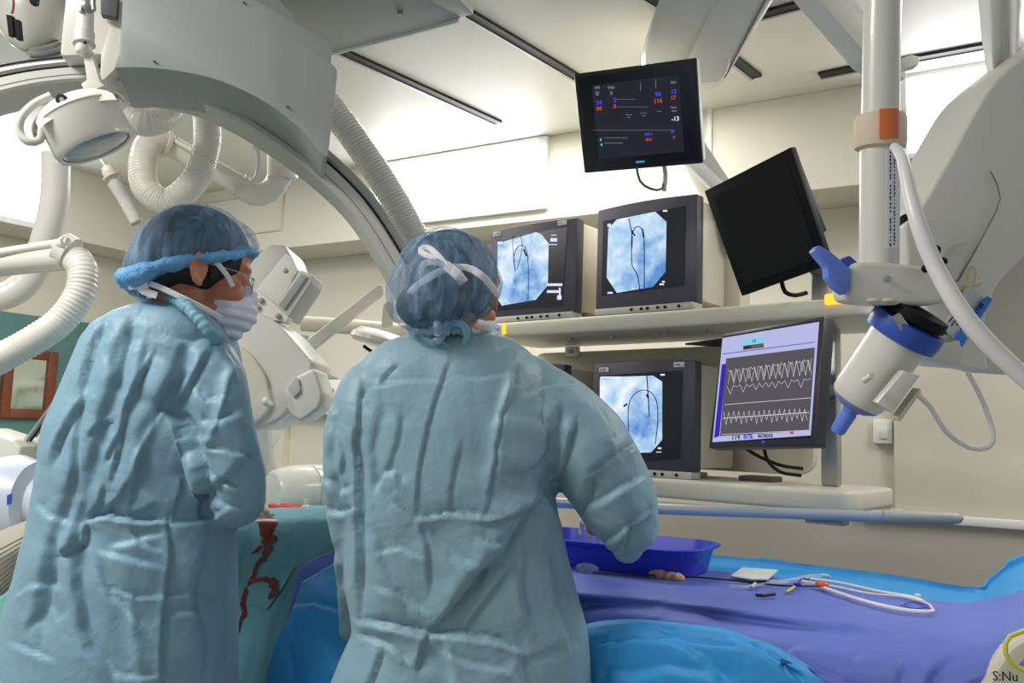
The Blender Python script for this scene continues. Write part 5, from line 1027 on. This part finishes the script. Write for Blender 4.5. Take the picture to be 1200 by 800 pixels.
# ================================================================== RIGHT: POLE, INJECTOR, WHITE BODY
t = thing('support_pole', W(1030, 330, 1.25), 'thick white vertical pole with orange tape and beige foam collar at the right', 'pole')
MB().cyl(W(1030, 330, 1.2), W(1031, 150, 1.2), .0265, n=40).build('lower_tube', M['white'], t); PD = W(1036, -60, 1.2)-W(1031, 150, 1.2); MB().cyl(W(1031, 150, 1.2), W(1031, 150, 1.2)+PD*((ZC-W(1031, 150, 1.2)[2])/PD[2]), .0252, n=40).build('upper_tube', M['white'], t)
ax_ = W(1032, 133, 1.2)-W(1031, 176, 1.2); MB().lathe(W(1031, 176, 1.2), ax_, [(0, .028), (.003, .0335), (.010, .035), (.042, .035), (.048, .033), (.05, .026)], 40).build('foam_collar', M['beige'], t)
def arcpatch(p0, p1, r, a0, a1, m, nm, par, th=.001, label=None):
    w_ = nrm(p1-p0); f_ = -FW-w_*(-FW@w_); f_ = nrm(f_); s_ = np.cross(f_, w_); s_ = s_ if s_@RT > 0 else -s_; R = []
    for k in range(13):
        a = a0+(a1-a0)*k/12; e = f_*cos(a)+s_*sin(a); R.append([p0+e*r, p1+e*r, p1+e*(r+th), p0+e*(r+th)])
    mb = MB(); mb.rings(R); return mb.build(nm, m, par, label=label)
arcpatch(W(1031, 169, 1.2), W(1031, 135, 1.2), .0352, -.42, .30, M['tape'], 'orange_tape', t)
lb = arcpatch(W(1030, 293, 1.2), W(1031, 178, 1.2), .0267, -.12, .72, M['lab'], 'text_label', t, .0006)
random.seed(3)
for c_, a in ((0, .08), (1, .32)):
    for k in range(26):
        y = 182+k*4.2+random.random(); l_ = 1.2+random.random()*2.2
        if y > 288 or (c_ == 0 and k % 9 == 8): continue
        p = W(1030.5, y, 1.2); MB()
        arcpatch(W(1030.5, y+l_, 1.2), p, .0275, a+.02*random.random(), a+.085, M['ink'], 'print_mark', lb, .0002)
t = thing('contrast_injector', W(1040, 480, 1.2), 'white injector head with blue ring and blue tip clamped below the pole', 'injector')
plate([(994, 318), (1004, 307), (1030, 306), (1080, 311), (1112, 320), (1124, 336), (1118, 352), (1090, 358), (1030, 357), (998, 352)], 1.165, FW*.07, 'clamp_block', M['white'], t, rnd=.25, bevel=.009, seg=4)
MB().lathe(W(1040, 327, 1.163), -FW, [(0, .0045), (.004, .0038), (.005, .001)], 16).build('screw', M['alu'], t)
for x in (1022, 1040): MB().ell(W(x, 352, 1.17), (.012, .012, .004), (RT, FW, UP)).build('clamp_bushing', M['cream'], t)
plate([(954, 294), (960, 287), (976, 297), (998, 316), (992, 346), (980, 337), (971, 326), (970, 313)], 1.16, FW*.022, 'lever', M['blue2'], t, rnd=.2, bevel=.004)
plate([(986, 304), (996, 299), (1006, 308), (996, 318)], 1.18, FW*.02, 'lever_pivot', M['blue'], t, rnd=.2, bevel=.003)
IA = nrm(W(1000, 474, 1.245)-W(1061, 386, 1.20)); ip = W(1061, 386, 1.20)
MB().lathe(ip, IA, [(-.034, .030), (-.032, .044), (-.018, .045), (-.016, .040)], 40).build('black_gasket', M['black'], t)
MB().lathe(ip, IA, [(-.014, .040), (-.012, .051), (.004, .052), (.014, .050), (.016, .043)], 44).build('blue_ring', M['blue'], t, label='blue plastic ring')
MB().lathe(ip, IA, [(.010, .041), (.03, .0405), (.105, .040), (.118, .0385), (.122, .036)], 44).build('barrel', M['white'], t)
MB().lathe(ip, IA, [(.121, .0365), (.126, .034), (.134, .022), (.136, .01)], 40).build('end_cap', mat('violet_cap', (120, 130, 190), .35), t)
MB().lathe(W(1003, 470, 1.24), W(978, 511, 1.25)-W(1003, 470, 1.24), [(0, .016), (.016, .012), (.018, .0105), (.020, .012), (.050, .0105), (.054, .008)], 10).build('blue_tip', M['blue2'], t, label='bright blue tip')
plate([(1046, 371), (1055, 366), (1066, 382), (1056, 388)], 1.155, FW*.006, 'ring_label', M['alu'], t, rnd=.2, bevel=.001)
MB().cyl(W(1013, 446, 1.13), W(1022, 440, 1.11), .004, n=10).build('pin', M['white'], t)
plate([(1028, 472), (1060, 434), (1078, 440), (1046, 484)], 1.135, FW*.03+RT*.006, 'control_box', M['white'], t, rnd=.06, bevel=.003)
plate([(1052, 490), (1078, 455), (1080, 459), (1055, 494)], 1.14, FW*.02, 'control_text', M['cream'], t, rnd=.05, bevel=.001)
MB().ell(W(1062, 262, 1.27), (.0125, .01, .0145), (RT, FW, UP)).build('round_knob', M['black'], t)
for k in range(5): a = 2*pi*k/5; MB().cap2(W(1094, 306, 1.14), W(1094, 306, 1.14)+(RT*cos(a)+UP*sin(a)*1.3)*.013, .006, .0055).build('star_knob', M['black'], t)
MB().tube([W(1074, 462, 1.16), W(1090, 476, 1.17), W(1108, 505, 1.18), W(1135, 524, 1.2), W(1158, 524, 1.2), W(1164, 508, 1.2), W(1152, 470, 1.2), W(1134, 436, 1.21)], .0036, n=12).build('thin_cable', M['hosewhite'], t)
o = MB().tube([W(1048, 172, 1.15), W(1058, 186, 1.12), W(1066, 225, 1.1), W(1078, 268, 1.08), W(1096, 312, 1.07), W(1122, 358, 1.05), (W(1152, 396, 1.04)), W(1200, 442, 1.03), W(1260, 495, 1.02)], .0098, n=20, rr=[.006, .008, .0095, .0105, .011, .0115, .0115, .011, .011]).build('power_cable', M['hosewhite']); props(o, 'thick white cable sweeping from the foam collar to the right edge', 'cable')
t = thing('imaging_machine', W(1180, 430, 1.35), 'large white smooth machine body with stickers filling the right edge', 'machine')
body = [(1300, -10)]+[tuple(p) for p in smooth_path(A([(1215, 52, 0), (1168, 92, 0), (1140, 134, 0), (1114, 182, 0), (1090, 224, 0), (1072, 262, 0), (1078, 330, 0), (1094, 390, 0), (1112, 420, 0), (1135, 432, 0), (1160, 434, 0)]), 6)[:, :2]]+[tuple(p) for p in smooth_path(A([(1154, 404, 0), (1158, 366, 0), (1172, 332, 0), (1204, 298, 0)]), 6)[:, :2]]+[(1300, 250)]
plate(body, 1.30, FW*.16, 'shell', M['white'], t, rnd=0, bevel=.028, seg=5, nv=nrm(FW-RT*.12))
plate([(1140, 300), (1300, 230), (1300, 400), (1200, 425), (1180, 440), (1140, 430)], 1.44, FW*.12, 'inner_shell', M['cream'], t, rnd=.2, bevel=.02, seg=4)
plate([(1060, 262), (1075, 252), (1130, 262), (1138, 284), (1112, 292), (1102, 312), (1088, 330), (1064, 326)], 1.25, FW*.06, 'handle_boss', M['white'], t, rnd=.25, bevel=.014, seg=4)
plate([(1075, 365), (1110, 402), (1125, 398), (1128, 425), (1104, 424), (1086, 408), (1074, 392)], 1.27, FW*.05, 'lower_lip', M['cream'], t, rnd=.25, bevel=.01)
plate([(1104, 386), (1134, 334), (1162, 356), (1130, 406)], 1.292, FW*.008, 'label_plate', mat('silver_label', (196, 198, 202), .35), t, rnd=.05, bevel=.0)
la = nrm(W(1162, 356, 1.29)-W(1134, 334, 1.29)); lu = nrm(W(1134, 334, 1.29)-W(1104, 386, 1.29)); lu = nrm(lu-la*(lu@la))
for k, (u0, v0, L) in enumerate(((.10, .3, .35), (.24, .3, .5), (.38, .35, .4), (.55, .3, .45), (.72, .4, .4), (.85, .4, .3))):
    p = W(1104, 386, 1.2905)+(W(1134, 334, 1.2905)-W(1104, 386, 1.2905))*v0+(W(1162, 356, 1.2905)-W(1134, 334, 1.2905))*u0
    MB().box(p, .0016, .03*L*1.4, .0006, la, lu, np.cross(la, lu)).build('label_print', M['ink'], t)
MB().prism([W(1103, 392, 1.2895), W(1107, 383, 1.2895), W(1112, 397, 1.2895), W(1110, 392, 1.2895)], FW*.0005).build('label_print', M['ink'], t)
bt = plate([(1149, 354), (1158, 347), (1163, 351), (1148, 374), (1140, 368)], 1.285, FW*.003, 'blue_tape', M['btape'], t, rnd=0, bevel=0); plate([(1121, 392), (1126, 386), (1134, 396), (1128, 406), (1121, 401)], 1.285, FW*.003, 'blue_tape', M['btape'], t, rnd=0, bevel=0)
txt('1158', .0095, W(1145.5, 369, 1.2835), nrm(RT*.52+UP*.82), nrm(UP*.52-RT*.82), 'tape_number', M['ink'], bt)
MB().tube([W(1128, 345, 1.291), W(1134, 326, 1.291), W(1138, 312, 1.291), W(1144, 320, 1.291), W(1141, 336, 1.291), W(1150, 332, 1.291)], .0012, n=6).build('yellow_marks', M['mark'], t)
MB().tube([W(1122, 330, 1.296), W(1150, 280, 1.296), W(1172, 232, 1.296), W(1160, 200, 1.296)], .0012, n=6).build('shell_seam', M['seam'], t)
o = sheet('cable_cover', [[W(1146, -40, 1.5), W(1160, -40, 1.47), W(1175, -40, 1.5), W(1192, -40, 1.47), W(1208, -40, 1.5)], [W(1149, 20, 1.48), W(1162, 20, 1.45), W(1176, 20, 1.48), W(1192, 20, 1.45), W(1204, 20, 1.48)], [W(1154, 70, 1.46), W(1164, 72, 1.43), W(1177, 74, 1.46), W(1190, 72, 1.43), W(1202, 68, 1.46)], [W(1160, 118, 1.45), W(1168, 110, 1.42), W(1180, 96, 1.45), W(1196, 86, 1.42), W(1212, 80, 1.45)]], M['frame'], None, 50, 40, .003, 8, .004); props(o, 'soft white cable cover hanging down onto the white machine body', 'cover')
t = thing('ceiling_boom', W(1000, 40, 2.4), 'white slanting ceiling arm behind the pole near the top right', 'arm')
plate([(934, -30), (965, -30), (1020, 38), (1062, 78), (1060, 92), (1016, 64)], 2.2, HF*.09, 'beam', M['white'], t, rnd=.03, bevel=.008)
plate([(978, -30), (1003, -30), (1020, -5), (1020, 25)], 2.3, HF*.03, 'inner_beam', M['frame'], t, rnd=.03, bevel=.004)
plate([(1056, 68), (1068, 64), (1078, 66), (1077, 76), (1066, 78), (1060, 80)], 2.1, HF*.03, 'hook', M['white'], t, rnd=.2, bevel=.004)
# ================================================================== CAMERA
cd = bpy.data.cameras.new('camera'); cd.lens = 30; cd.sensor_width = 36; co_ = bpy.data.objects.new('camera', cd); COL.objects.link(co_)
co_.matrix_world = Matrix([[RT[i], UP[i], -FW[i], CAM[i]] for i in range(3)]+[[0, 0, 0, 1]])
sc = bpy.context.scene; sc.camera = co_
sc.view_settings.view_transform = 'Standard'; sc.view_settings.look = 'None'; sc.view_settings.exposure = 0; sc.view_settings.gamma = 1
sc.view_settings.use_curve_mapping = False
